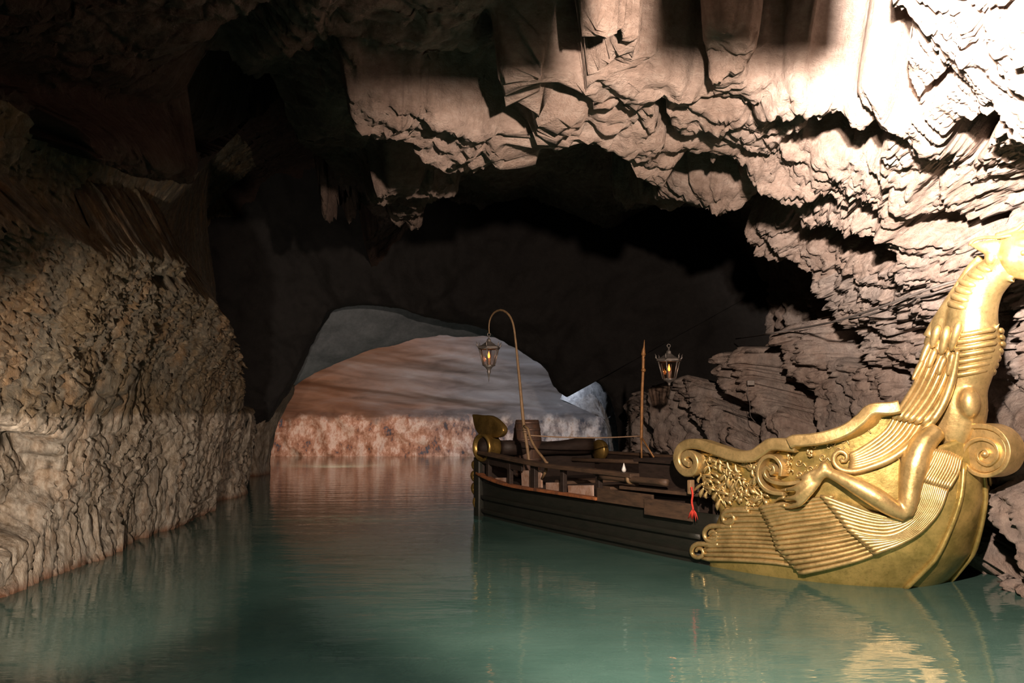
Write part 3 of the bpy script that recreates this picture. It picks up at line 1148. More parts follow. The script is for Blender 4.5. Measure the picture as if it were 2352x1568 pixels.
def tier(guides, n, r, off, surf=S, m=16, tip=0.02, backing=True, taper=0.75):
    mb = MB()
    Gd = np.array([spline(g, m) for g in guides])
    tt = np.linspace(0, 1, len(guides))
    grid = []
    for k in range(n):
        t = k / (n - 1)
        line = np.array([[np.interp(t, tt, Gd[:, s, c]) for c in (0, 1)] for s in range(m)])
        offs = off + tip * np.linspace(0, 1, m) ** 2
        P_ = [surf(x, y, o) for (x, y), o in zip(line, offs)]
        rr = [r * (taper + (1 - taper) * s / (m - 1)) for s in range(m)]
        rr[-1] = r * 0.55
        rr[-2] = r * 1.12
        mb.tube(P_, rr, 8)
        grid.append([surf(x, y, o - r * 0.35) for (x, y), o in zip(line, offs)])
    if backing:
        V_ = [p for row in grid for p in row]
        F_ = [(i * m + j, i * m + j + 1, (i + 1) * m + j + 1, (i + 1) * m + j) for i in range(n - 1) for j in range(m - 1)]
        mb.add(V_, F_)
    return mb


def both(mb, name, material, parent, **kw):
    """near-side piece and its twin on the far side"""
    o = mb.build(name, material, parent, **kw)
    o2 = mirror(mb).build(name, material, parent, **kw)
    return o, o2


def prism(mb, pts, v0, v1, smooth_n=None):
    q = spline(pts + [pts[0]], smooth_n)[:-1] if smooth_n else pts
    a = [on_v(x, y, v0) for x, y in q]
    b_ = [p - BL * (v0 - v1) for p in a]
    n = len(a)
    mb.add(a + b_, [tuple(range(n)), tuple(range(n, 2 * n))[::-1]] + [(i, (i + 1) % n, n + (i + 1) % n, n + i) for i in range(n)])
    return mb


# ------------------------------------------------------------------ gilded bow shell
wt_px = [(1600, 1012), (1640, 1025), (1700, 1043), (1760, 1030), (1830, 1018), (1900, 1000), (1950, 985), (2000, 950), (2040, 930), (2100, 960), (2145, 1020), (2200, 1000)]
wt = sorted([tuple(buv(S(x, y))[[0, 2]]) for x, y in wt_px])
WTU, WTW = [q[0] for q in wt], [q[1] for q in wt]
af = sorted([tuple(buv(S(x, y))[[2, 0]]) for x, y in [(1600, 1085), (1612, 1100), (1630, 1130), (1645, 1160), (1655, 1178), (1640, 1215), (1615, 1262), (1610, 1282), (1640, 1296)]])
AFW, AFU = [q[0] for q in af], [q[1] for q in af]
mb = MB()
nu_, nw = 46, 44
Vn = []
for j in range(nw):
    for i in range(nu_):
        s = (i / (nu_ - 1)) ** 1.8
        w0 = -0.45
        # height first, at an estimated u
        f = j / (nw - 1)
        u = -0.2 + 1.8 * s
        for _ in range(6):
            top = float(np.interp(u, WTU, WTW)) - 0.03
            ww = w0 + (top - w0) * f
            ua = float(np.interp(ww, AFW, AFU)) if ww > 0 else 1.62
            u = u_stem(ww) + (ua - u_stem(ww)) * s
        Vn.append(bw(u, beam(u, ww) if i else hwid(ww), ww))
Fn = [(j * nu_ + i, j * nu_ + i + 1, (j + 1) * nu_ + i + 1, (j + 1) * nu_ + i) for j in range(nw - 1) for i in range(nu_ - 1)]
mb.add(Vn, Fn)
mb2 = mirror(mb)
nn = len(mb.V)
mb.V += mb2.V
mb.F += [tuple(i + nn for i in f) for f in mb2.F]
# front face between the two stem ridges, slightly rounded, and the inner lining
for j in range(nw - 1):
    a0, a1 = j * nu_, (j + 1) * nu_
    prev = None
    for k in range(9):
        t = k / 8
        bulge = -BA * 0.05 * math.sin(PI * t)
        p0 = np.array(Vn[a0]) * (1 - t) + np.array(mb2.V[a0]) * t + bulge
        p1 = np.array(Vn[a1]) * (1 - t) + np.array(mb2.V[a1]) * t + bulge
        if prev is not None:
            mb.add([prev[0], p0, p1, prev[1]], [(0, 1, 2, 3)])
        prev = (p0, p1)
bow = mb.build('bow_shell', M_goldh, barge, fixn=False)
bm0 = bmesh.new()
bm0.from_mesh(bow.data)
bmesh.ops.remove_doubles(bm0, verts=bm0.verts, dist=0.002)
bmesh.ops.recalc_face_normals(bm0, faces=bm0.faces)
bm0.to_mesh(bow.data)
bm0.free()
sm = bow.modifiers.new('solid', 'SOLIDIFY')
sm.thickness = 0.035
sm.offset = -1

# stem moulding along the near ridge
mb = MB()
rp = [on_v(x, y, lambda w_: hwid(w_) + 0.01) for x, y in spline([(2076, 1356), (2118, 1315), (2150, 1280), (2182, 1215), (2205, 1150), (2212, 1100), (2214, 1062)], 18)]
mb.tube(rp, 0.022, 8)
both(mb, 'stem_moulding', M_goldh, bow)

# lower wing: four rows of long feathers
tA = tier([[(1800, 1172), (1740, 1168), (1700, 1168), (1662, 1172)], [(1800, 1205), (1740, 1205), (1690, 1206), (1655, 1208)], [(1815, 1235), (1740, 1230), (1680, 1229), (1625, 1232)], [(1820, 1262), (1740, 1256), (1680, 1254), (1618, 1256)], [(1830, 1300), (1780, 1292), (1700, 1286), (1612, 1283)]], 12, 0.021, 0.012)
tB = tier([[(1915, 1140), (1860, 1148), (1800, 1157), (1744, 1166)], [(1945, 1178), (1880, 1188), (1820, 1195), (1764, 1205)], [(1990, 1228), (1915, 1243), (1840, 1253), (1782, 1258)], [(2035, 1262), (1970, 1285), (1900, 1303), (1834, 1316)]], 16, 0.021, 0.042)
tC = tier([[(2118, 1100), (2098, 1160), (2070, 1190), (2010, 1182), (1950, 1162), (1884, 1138)], [(2145, 1108), (2128, 1160), (2095, 1203), (2050, 1228), (2000, 1228), (1945, 1215)], [(2176, 1120), (2156, 1172), (2116, 1218), (2068, 1247), (2035, 1260), (2004, 1271)]], 15, 0.020, 0.068, m=22)
tD = tier([[(2150, 1030), (2132, 1065), (2108, 1102)], [(2180, 1035), (2165, 1072), (2142, 1113)], [(2208, 1050), (2200, 1085), (2178, 1122)]], 13, 0.014, 0.09, m=10)
for t_ in (tA, tB, tC, tD):
    both(t_, 'feather_row', M_gold, bow, fixn=False)

# curls at the wing tips
mb = MB()
for cx, cy, r_ in ((1676, 1189, 17), (1636, 1228, 20), (1605, 1267, 18)):
    pts = []
    for k in range(30):
        a = -PI / 2 - 2 * PI * 1.25 * k / 29
        rr = r_ * (1 - 0.72 * k / 29)
        pts.append((cx + 1.05 * rr * math.cos(a), cy + rr * math.sin(a), 0.026 * (1 - 0.4 * k / 29)))
    pts = [(cx + 45, cy - r_ + 1, 0.018), (cx + 20, cy - r_, 0.022)] + pts
    sweep_px(mb, pts, 0.03, None, samples=50)
both(mb, 'wing_curl', M_gold, bow)

# upper rails
mb = MB()
p1 = [(1592, 1066), (1582, 1060), (1580, 1048), (1590, 1040), (1603, 1048), (1608, 1064), (1600, 1081), (1583, 1084), (1568, 1070), (1563, 1048), (1572, 1028), (1592, 1019), (1620, 1022), (1655, 1034), (1700, 1047), (1735, 1046), (1758, 1032), (1775, 1021), (1800, 1020), (1832, 1024)]
q = spline(p1, 90)
th = np.interp(np.arange(90), [0, 25, 55, 89], [0.055, 0.09, 0.105, 0.11])
mb.band([S(x, y, 0.05) for x, y in q], BL, 0.13, th)
p2 = [(1826, 1020), (1840, 1013), (1880, 1009), (1920, 1002), (1960, 988), (1990, 968), (2014, 947), (2062, 938)]
mb.band([S(x, y, 0.03) for x, y in spline(p2, 40)], BL, 0.24, 0.105)
both(mb, 'scroll_rail', M_gold, bow, bevel=0.012)
mb = MB()
for pts in ([(1800, 1092), (1802, 1070), (1790, 1052), (1774, 1047), (1758, 1056), (1749, 1076), (1749, 1098), (1760, 1117), (1778, 1129), (1806, 1133)],
            [(1777, 1078), (1768, 1073), (1763, 1084), (1769, 1097), (1785, 1106), (1812, 1110), (1842, 1106), (1866, 1099), (1884, 1087)],
            [(1774, 1068), (1783, 1072), (1785, 1082), (1776, 1088)]):
    mb.band(SP(pts, 0.045, 34), BL, 0.11, 0.034)
both(mb, 'scroll_rail', M_gold, bow, bevel=0.006)

# acanthus relief between rail and wing
rnd = random.Random(5)
mb = MB()
stems = [[(1612, 1040), (1640, 1052), (1660, 1075), (1668, 1105), (1662, 1140), (1668, 1165)],
         [(1612, 1040), (1650, 1048), (1700, 1068), (1735, 1080), (1745, 1110)],
         [(1612, 1040), (1628, 1070), (1634, 1105), (1650, 1135), (1664, 1158)],
         [(1640, 1050), (1680, 1080), (1700, 1105), (1710, 1140), (1735, 1160)],
         [(1660, 1075), (1690, 1110), (1690, 1150)],
         [(1612, 1060), (1608, 1085), (1618, 1100), (1615, 1115), (1632, 1135)],
         [(1700, 1068), (1728, 1062), (1742, 1072)],
         [(1710, 1120), (1735, 1118), (1752, 1140), (1740, 1160)]]
for st in stems:
    sweep_px(mb, st, 0.018, 0.011, 6, 18)
    q = spline(st, 9)
    for k in range(1, 8):
        for sd in (-1, 1):
            if rnd.random() < 0.15:
                continue
            t = q[k + 1] - q[k - 1]
            t /= np.linalg.norm(t)
            nrm = np.array([-t[1], t[0]]) * sd
            L_ = rnd.uniform(14, 27)
            d = t * 0.75 + nrm * 0.8
            e = q[k] + d * L_
            m_ = q[k] + d * L_ * 0.5 + nrm * rnd.uniform(3, 6)
            r_ = rnd.uniform(0.015, 0.026)
            sweep_px(mb, [(q[k][0], q[k][1], 0.006), (m_[0], m_[1], r_), (e[0], e[1], 0.005)], rnd.uniform(0.016, 0.036), None, 6, 7)
for x, y, r_ in [(1678, 1088, 0.030), (1710, 1110, .026), (1716, 1130, .03), (1732, 1105, .025), (1700, 1132, .022), (1728, 1070, .024), (1685, 1140, .02), (1620, 1110, .024), (1722, 1160, .016), (1655, 1122, .02), (1740, 1143, .018), (1812, 1048, .026), (1811, 1062, .022), (1814, 1078, .014), (1857, 1036, .022), (1866, 1044, .016)]:
    mb.ball(S(x, y, 0.02), (r_, r_ * 0.7, r_ * 1.35), (BL, BA, BW), 10, 7)
    for k in range(3):
        a = rnd.uniform(0, 6.28)
        sweep_px(mb, [(x, y, 0.008), (x + 8 * math.cos(a), y + 8 * math.sin(a), 0.007), (x + 11 * math.cos(a + .6), y + 11 * math.sin(a + .6), 0.003)], 0.045, None, 5, 5)
# fine tendrils on the cheek panel
for cx, cy, r_, sgn_ in [(1835, 1062, 9, 1), (1860, 1078, 8, -1), (1890, 1050, 10, 1), (1905, 1025, 8, -1), (1935, 1010, 8, 1), (1960, 1000, 7, -1), (1895, 1075, 7, 1), (1870, 1025, 7, -1), (1835, 1090, 7, -1), (1985, 985, 7, 1), (1925, 1035, 8, -1)]:
    pts = [(cx + (r_ - r_ * .7 * k / 13) * math.cos(sgn_ * k * .6), cy + (r_ - r_ * .7 * k / 13) * math.sin(sgn_ * k * .6)) for k in range(14)]
    pts = [(cx + r_ + 8, cy + 10 * sgn_)] + pts
    sweep_px(mb, pts, 0.008, 0.0065, 5, 26)
both(mb, 'leaf_relief', M_gold, bow, fixn=False)

# ------------------------------------------------------------------ volute on top of the stem
vc = 0.09
mb = MB()
prism(mb, [(2085, 1085), (2110, 1052), (2145, 1026), (2190, 998), (2240, 983), (2285, 991), (2308, 1015), (2312, 1046), (2296, 1073), (2262, 1086), (2232, 1076), (2216, 1062), (2210, 1110), (2180, 1150), (2120, 1130)], vc - 0.012, -vc + 0.012, 80)
vol = mb.build('volute', M_gold, bow, smooth=False, bevel=0.012)
mb = MB()
sp = [(2095, 1072), (2118, 1046), (2150, 1020), (2195, 992), (2240, 979), (2284, 986), (2311, 1012), (2317, 1045), (2301, 1077), (2264, 1091), (2229, 1078), (2213, 1046), (2225, 1020), (2255, 1008), (2285, 1020), (2292, 1048), (2272, 1067), (2250, 1058), (2247, 1040), (2262, 1031), (2271, 1042), (2263, 1048)]
q = spline(sp, 120)
th = np.interp(np.arange(120), [0, 50, 119], [0.045, 0.04, 0.02])
wd_ = np.interp(np.arange(120), [0, 30, 60, 119], [0.17, 0.20, 0.22, 0.21])
mb.band([on_v(x, y, 0.0) + (on_v(2262, 1040, vc) - on_v(2262, 1040, 0)) * 0 for x, y in q], BL, wd_, th)
# the path above was read on the middle plane; shift so that the near face lines up with the photograph
sh_ = (on_v(2262, 1040, vc) - BL * vc) - on_v(2262, 1040, 0)
mb.V = [tuple(np.array(v_) + sh_) for v_ in mb.V]
mb.build('volute_band', M_gold, bow, bevel=0.006)
mb = MB()
cpt = on_v(2263, 1042, vc)
mb.ball(cpt, (0.035, 0.03, 0.03), (BL, BA, BW))
mb.build('volute_eye', M_gold, bow)

# ------------------------------------------------------------------ figurehead
mb = MB()


def chain(mb, pts, sx=1.0, n=16, smp=26):
    q = spline(pts, smp)
    mb.tube([on_v(x, y, v) for x, y, v, r in q], [r for x, y, v, r in q], n, sx, ref=BL)


# neck, chest, belly and haunch in the middle plane
chain(mb, [(2328, 592, 0, 0.115), (2298, 617, 0, 0.140), (2258, 655, 0, 0.168), (2238, 700, 0, 0.185), (2231, 750, 0, 0.205), (2232, 800, 0, 0.222), (2221, 850, 0, 0.200), (2209, 890, 0, 0.200), (2201, 935, 0, 0.228), (2188, 985, 0, 0.230), (2168, 1040, 0, 0.19), (2150, 1090, 0, 0.15)], 0.95, 22, 36)
chain(mb, [(2226, 655, 0, 0.07), (2200, 695, 0, 0.10), (2168, 748, 0, 0.11), (2146, 800, 0, 0.10)], 0.9, 12, 12)
# throat folds
for e in [(2336, 622), (2338, 634), (2330, 648)]:
    chain(mb, [(2270, 640, 0.05, 0.06), (2300, 634, 0.05, 0.035), (e[0], e[1], 0.03, 0.010)], 1, 8, 8)
    chain(mb, [(2270, 640, -0.05, 0.06), (2300, 634, -0.05, 0.035), (e[0], e[1], -0.03, 0.010)], 1, 8, 8)
# breast point and keel notches
chain(mb, [(2262, 775, 0, 0.05), (2285, 757, 0, 0.026), (2297, 742, 0, 0.006)], 1, 8, 8)
for y in (775, 790, 804, 818, 830):
    mb.ball(on_v(2287 - abs(y - 790) * 0.22, y, 0), 0.026)
# thigh bulge on the haunch
mb.ball(on_v(2226, 925, 0.12), (0.085, 0.085, 0.13), (BL, BA, BW), 16, 12)


def limb(px, py, off):
    return S(px, py, off)


def leg(mb, side=1):
    m_ = MB()
    q = spline([(2150, 985, 0.0, 0.10), (2118, 1020, 0.03, 0.115), (2100, 1065, 0.05, 0.125), (2092, 1105, 0.07, 0.105), (2086, 1150, 0.10, 0.085), (2078, 1182, 0.12, 0.068)], 20)
    m_.tube([S(x, y, o) for x, y, o, r in q], [r for *_, r in q], 14, 0.9)
    q = spline([(2080, 1184, 0.12, 0.060), (2050, 1167, 0.13, 0.082), (2012, 1142, 0.14, 0.094), (1972, 1119, 0.14, 0.084), (1934, 1099, 0.13, 0.062), (1906, 1086, 0.12, 0.050), (1892, 1082, 0.12, 0.052), (1878, 1096, 0.12, 0.054), (1868, 1104, 0.12, 0.040)], 26)
    m_.tube([S(x, y, o) for x, y, o, r in q], [r for *_, r in q], 14, 0.9)
    m_.ball(S(1894, 1072, 0.11), 0.05)
    for f in ([(1876, 1096, .13, .026), (1850, 1106, .16, .024), (1828, 1120, .16, .022), (1806, 1124, .10, .015)],
              [(1878, 1102, .13, .026), (1852, 1122, .17, .024), (1828, 1141, .17, .022), (1800, 1145, .10, .015)],
              [(1880, 1106, .13, .026), (1858, 1134, .16, .024), (1834, 1158, .16, .022), (1803, 1165, .09, .015)],
              [(1884, 1082, .12, .025), (1866, 1084, .14, .022), (1846, 1094, .14, .020), (1826, 1098, .08, .012)]):
        q = spline(f, 12)
        m_.tube([S(x, y, o) for x, y, o, r in q], [r * 1.15 for *_, r in q], 10)
        x, y, o, r = f[2]
        m_.ball(S(x, y, o), r * 1.2)
    if side < 0:
        m_ = mirror(m_)
    b0 = len(mb.V)
    mb.V += m_.V
    mb.F += [tuple(i + b0 for i in f) for f in m_.F]


leg(mb, 1)
leg(mb, -1)
figure = mb.build('figurehead', M_gold, barge, remesh=0.013)
figure['label'] = 'gilded winged beast with ribbed chest and folded foreleg'

# claws
mb = MB()
for f in ([(1808, 1124), (1794, 1126), (1784, 1134)], [(1802, 1142), (1788, 1145), (1778, 1154)], [(1804, 1160), (1790, 1162), (1780, 1170)]):
    q = spline(f, 7)
    mb.tube([S(x, y, o) for (x, y), o in zip(q, np.linspace(0.09, 0.04, 7))], list(np.linspace(0.016, 0.003, 7)), 8)
both(mb, 'claw', M_gold, figure)

# ribs
mb = MB()
for i in range(7):
    y0 = 770 + i * 15.0
    cx, rr0 = np.interp(y0, [750, 800, 850, 870], [2231, 2232, 2221, 2215]), np.interp(y0, [750, 800, 850, 870], [0.217, 0.234, 0.212, 0.208])
    c0 = on_v(cx, y0, 0)
    pts = [c0 + BL * (rr0 * 0.95) * math.cos(a) - BA * rr0 * 1.0 * math.sin(a) + BW * (0.035 * math.sin(a) ** 2 - 0.01 * abs(math.cos(a))) for a in np.linspace(-0.35, 1.42, 16)]
    mb.tube(pts, [0.006] + [0.022] * 14 + [0.008], 8)
both(mb, 'rib', M_gold, figure)
# bars on the neck
mb = MB()
for i in range(6):
    y0 = 622 + i * 17
    cx = np.interp(y0, [617, 655, 700, 750], [2298, 2258, 2238, 2231]) - 3
    rr0 = np.interp(y0, [617, 655, 700, 750], [0.140, 0.168, 0.185, 0.205])
    c0 = on_v(cx, y0, 0)
    fwd = -BA * 0.9 + BW * -0.35
    pts = [c0 + BL * (rr0 * 0.94) * math.cos(a) + fwd * rr0 * math.sin(a) for a in np.linspace(-0.95, 0.30, 10)]
    mb.tube(pts, [0.008, 0.020, 0.026, 0.027, 0.027, 0.027, 0.027, 0.025, 0.020, 0.008], 8)
both(mb, 'neck_bar', M_gold, figure)
# mane ridge down the back
mb = MB()
q = spline([(2252, 592, 0.0), (2232, 612, 0.0), (2206, 652, 0.0), (2180, 695, 0.0), (2154, 738, 0.02), (2134, 775, 0.05)], 24)
mb.tube([on_v(x, y, v) for x, y, v in q], np.linspace(0.03, 0.055, 24).tolist(), 10, 1.0, ref=BL)
mb.build('mane_ridge', M_gold, figure)

# head
mb = MB()
chain(mb, [(2282, 578, 0, 0.06), (2304, 579, 0, 0.125), (2335, 582, 0, 0.190), (2366, 588, 0, 0.175), (2396, 600, 0, 0.130), (2424, 614, 0, 0.088), (2444, 636, 0, 0.045), (2448, 660, 0, 0.012)], 0.8, 18, 30)
chain(mb, [(2335, 612, 0, 0.10), (2366, 624, 0, 0.08), (2398, 640, 0, 0.045), (2418, 650, 0, 0.012)], 0.9, 12, 12)
for sd in (1, -1):
    mb.ball(on_v(2276, 592, 0.11 * sd), (0.05, 0.05, 0.075), (BL, BA, BW))
    mb.ball(on_v(2348, 558, 0.12 * sd), (0.035, 0.09, 0.035), (BL, BA, BW))
    mb.ball(on_v(2325, 595, 0.09 * sd), (0.07, 0.09, 0.085), (BL, BA, BW))
    chain(mb, [(2294, 570, 0.10 * sd, 0.075), (2268, 568, 0.13 * sd, 0.062), (2246, 565, 0.15 * sd, 0.036), (2226, 563, 0.16 * sd, 0.005)], 0.45, 10, 12)
head = mb.build('head', M_gold, figure, remesh=0.009)
for sd in (1, -1):
    mb = MB()
    mb.ball(on_v(2350, 580, 0.150 * sd), 0.02)
    mb.build('eye', M_gold, figure)
mb = MB()
for sd in (1, -1):
    q = spline([(2225, 563, 0.16 * sd), (2238, 551, 0.15 * sd), (2262, 545, 0.14 * sd), (2292, 545, 0.13 * sd), (2324, 540, 0.11 * sd)], 16)
    mb.tube([on_v(x, y, v) for x, y, v in q], [0.006] + [0.013] * 14 + [0.008], 8)
q = spline([(2290, 543, 0), (2312, 535, 0), (2335, 526, 0), (2352, 512, 0)], 12)
mb.tube([on_v(x, y, v) for x, y, v in q], np.linspace(0.03, 0.012, 12).tolist(), 8)
mb.build('crest', M_gold, figure)

# upper wing
up = tier([[(2150, 770), (2130, 820), (2105, 880), (2078, 925), (2052, 962)], [(2178, 800), (2155, 850), (2128, 905), (2100, 945), (2078, 968)], [(2196, 822), (2180, 880), (2158, 925), (2135, 958), (2116, 975)]], 6, 0.030, 0.02, surf=Wg, m=18, tip=0.02)
lo = tier([[(2062, 945), (2040, 985), (2010, 1012), (1975, 1035), (1950, 1048)], [(2090, 960), (2060, 1000), (2022, 1032), (1985, 1050), (1952, 1060)], [(2118, 968), (2085, 1015), (2040, 1048), (1992, 1066), (1948, 1076)]], 7, 0.026, 0.008, surf=Wg, m=18, tip=0.0)
cov = MB()
for pts, r_ in (([(2205, 738), (2198, 760), (2190, 785), (2184, 806)], 0.036), ([(2176, 748), (2172, 775), (2166, 800), (2160, 815)], 0.040), ([(2156, 745), (2148, 775), (2140, 800)], 0.036), ([(2136, 785), (2124, 812), (2114, 838)], 0.03), ([(2150, 800), (2140, 825), (2132, 845)], 0.028), ([(2172, 818), (2162, 840), (2155, 862)], 0.026), ([(2190, 808), (2184, 835), (2176, 862)], 0.028), ([(2122, 822), (2108, 850), (2096, 872)], 0.026)):
    q = spline(pts, 10)
    cov.tube([Wg(x, y, 0.045) for x, y in q], [r_ * s for s in (0.35, 0.8, 1, 1.05, 1.05, 1, 0.95, 0.85, 0.7, 0.3)], 10)
# rim and terminal curl
rim = MB()
q = spline([(2200, 805), (2190, 860), (2172, 915), (2150, 955), (2118, 992), (2080, 1030), (2040, 1056), (2000, 1072), (1962, 1082), (1932, 1078), (1916, 1062), (1917, 1045), (1930, 1036), (1943, 1042), (1945, 1055), (1936, 1060), (1931, 1052)], 70)
rim.tube([Wg(x, y, 0.04) for x, y in q], np.interp(np.arange(70), [0, 10, 45, 69], [0.02, 0.036, 0.032, 0.016]).tolist(), 10)
for t_, nm in ((up, 'wing_feathers'), (lo, 'wing_feathers'), (cov, 'wing_coverts'), (rim, 'wing_rim')):
    both(t_, nm, M_gold, figure, fixn=False)

# ------------------------------------------------------------------ dark hull
U0, U1 = 1.45, 6.35
mb = MB()
nw, nu_ = 16, 50
for side_ in (1, -1):
    V_ = []
    for j in range(nw):
        for i in range(nu_):
            u = U0 + (U1 - U0) * i / (nu_ - 1)
            top = 0.50 + (0.10 * max(0, (u - 5) / 1.3) ** 2)
            ww = -0.45 + (top + 0.45) * j / (nw - 1)
            step = 0.014 * ((j * 5 / nw) % 1)
            V_.append(bw(u, side_ * (beam(u, ww) - 0.02 - step), ww))
    Fq = [(j * nu_ + i, j * nu_ + i + 1, (j + 1) * nu_ + i + 1, (j + 1) * nu_ + i) for j in range(nw - 1) for i in range(nu_ - 1)]
    mb.add(V_, Fq)
# transom
V_ = [bw(U1, (2 * k / 12 - 1) * (beam(U1, ww) - 0.02), ww) for ww in np.linspace(-0.45, 0.60, 6) for k in range(13)]
mb.add(V_, [(j * 13 + k, j * 13 + k + 1, (j + 1) * 13 + k + 1, (j + 1) * 13 + k) for j in range(5) for k in range(12)])
hull = mb.build('hull', M_hull, barge)
sm = hull.modifiers.new('solid', 'SOLIDIFY')
sm.thickness = 0.04
sm.offset = -1
# strakes
for side_ in (1, -1):
    for w_, t_ in ((0.08, 0.028), (0.27, 0.028)):
        mb = MB()
        mb.band([bw(u, side_ * (beam(u, w_) + 0.0), w_) for u in np.linspace(1.7, 6.3, 30)], BW, 0.05, t_)
        mb.build('rubbing_strake', M_hull, barge)
    mb = MB()
    mb.band([bw(u, side_ * (beam(u, .5) + 0.005), 0.50 + 0.10 * max(0, (u - 5) / 1.3) ** 2) for u in np.linspace(3.3, 6.3, 24)], BL, 0.10, 0.035)
    mb.build('gunwale', M_rust, barge, bevel=0.006)
# decks
for u0, u1, w_, mt_ in ((1.2, 5.0, 0.33, M_dwood), (5.0, 6.3, 0.50, M_dwood)):
    n_ = 9
    for k in range(n_):
        mb = MB()
        y0, y1 = -0.93 + 1.86 * k / n_ + 0.004, -0.93 + 1.86 * (k + 1) / n_ - 0.004
        mb.box(bw((u0 + u1) / 2, (y0 + y1) / 2, w_), (u1 - u0, y1 - y0, 0.03), (BA, BL, BW))
        mb.build('deck_plank', mt_, barge, smooth=False)
mb = MB()
mb.box(bw(5.0, 0, 0.42), (0.03, 1.9, 0.17), (BA, BL, BW))
mb.build('deck_riser', M_dwood, barge, smooth=False)
# foredeck inside the prow
mb = MB()
fp = [bw(u, sgn_ * (beam(u, 0.85) - 0.05), 0.85) for sgn_ in (1, -1) for u in ([-0.3, -0.1, 0.1, 0.4, 0.8, 1.3, 1.55] if sgn_ > 0 else [1.55, 1.3, 0.8, 0.4, 0.1, -0.1, -0.3])]
mb.add(fp, [tuple(range(len(fp)))])
mb.build('foredeck', M_dwood, barge, smooth=False)
mb = MB()
mb.box(bw(1.55, 0, 0.60), (0.03, 2.0, 0.5), (BA, BL, BW))
mb.build('bulkhead', M_dwood, barge, smooth=False)

# boards laid along the near gunwale and other side rails
def board(pts, width, thick, material, name, v=None, wd=BW, bev=0.006):
    mb = MB()
    mb.band([bw(*p) for p in pts], wd, width, thick)
    return mb.build(name, material, barge, smooth=False, bevel=bev)


def bm_(u, w_, d=0.0):
    return (u, beam(u, w_) + d, w_)


board([bm_(u, 0.55, 0.01) for u in np.linspace(3.3, 2.35, 8)], 0.15, 0.03, M_wood, 'side_board')
board([bm_(u, 0.50 + 0.0 * u, 0.035) for u in np.linspace(2.45, 1.75, 8)], 0.17, 0.03, M_wood, 'side_board')
board([(u, beam(u, .6) - 0.10 - 0.02 * (2.9 - u), 0.655 + 0.01 * (2.9 - u)) for u in np.linspace(2.95, 1.62, 8)], 0.16, 0.035, M_wood, 'side_board', wd=BL)
# far bulwark
board([(u, -(beam(u, .66) - 0.01), 0.66) for u in np.linspace(6.3, 1.6, 20)], 0.36, 0.03, M_dwood, 'bulwark')
board([(u, -(beam(u, .86) - 0.01), 0.86) for u in np.linspace(6.3, 1.6, 20)], 0.12, 0.04, M_wood, 'cap_rail', wd=BL)
# near cap rail on stanchions
board([(u, beam(u, .8) - 0.01, np.interp(u, [2.6, 4.5, 6.2], [0.80, 0.815, 0.90])) for u in np.linspace(6.2, 2.65, 24)], 0.13, 0.05, M_wood, 'cap_rail', wd=BL)
board([(u, beam(u, .8) - 0.03, np.interp(u, [2.6, 4.5, 6.2], [0.745, 0.755, 0.82])) for u in np.linspace(6.2, 5.0, 10)], 0.14, 0.03, M_dwood, 'rail_board')
for u in (6.0, 5.35, 4.72, 4.05, 3.33):
    mb = MB()
    mb.box(bw(u, beam(u, 0.6) - 0.03, 0.64), (0.07 if u != 4.72 else 0.10, 0.06, 0.31), (BA, BL, BW))
    mb.build('stanchion', M_dwood, barge, smooth=False, bevel=0.006)
for (x0, y0), (x1, y1) in (((1138, 1096), (1174, 1113)), ((1198, 1079), (1243, 1124)), ((1254, 1108), (1290, 1131)), ((1305, 1114), (1362, 1143))):
    a, b_ = buv(on_v((x0), (y0 + y1) / 2, 1.01)), buv(on_v(x1, (y0 + y1) / 2, 1.01))
    hgt = (y1 - y0) * a_ if False else (y1 - y0 - abs(x1 - x0) * 0.12) * 0.0056
    board([(a[0], 1.0, a[2] + 0.01), (b_[0], 1.0, b_[2] + 0.01)], max(hgt, 0.07), 0.025, M_pale, 'painted_panel')
# round spar with ring lying along the rail
mb = MB()
mb.tube([on_v(x, y, 1.10) for x, y in spline([(1378, 1094), (1447, 1100), (1533, 1108)], 12)], 0.035, 12)
spar = mb.build('spar', M_wood, barge)
mb = MB()
c0, c1 = on_v(1444, 1100, 1.10), on_v(1450, 1100.5, 1.10)
mb.tube([c0, c1], 0.052, 14)
mb.build('spar_ring', M_pole, spar)
# chest-like locker and thwarts
mb = MB()
mb.box(bw(2.35, 0.55, 0.64), (0.95, 0.7, 0.60), (BA, BL, BW))
lk = mb.build('locker', M_dwood, barge, smooth=False, bevel=0.012)
mb = MB()
mb.box(bw(2.35, 0.55, 0.955), (1.02, 0.78, 0.035), (BA, BL, BW))
mb.build('locker_lid', M_dwood, lk, smooth=False, bevel=0.008)
for u in (3.3, 4.2):
    mb = MB()
    mb.box(bw(u, 0, 0.62), (0.24, 2.02, 0.04), (BA, BL, BW))
    mb.build('thwart', M_wood, barge, smooth=False, bevel=0.008)
mb = MB()
mb.tube([bw(2.9, -0.2, 0.87), bw(4.6, 0.55, 0.86)], 0.03, 10)
mb.build('oar_shaft', M_wood, barge)

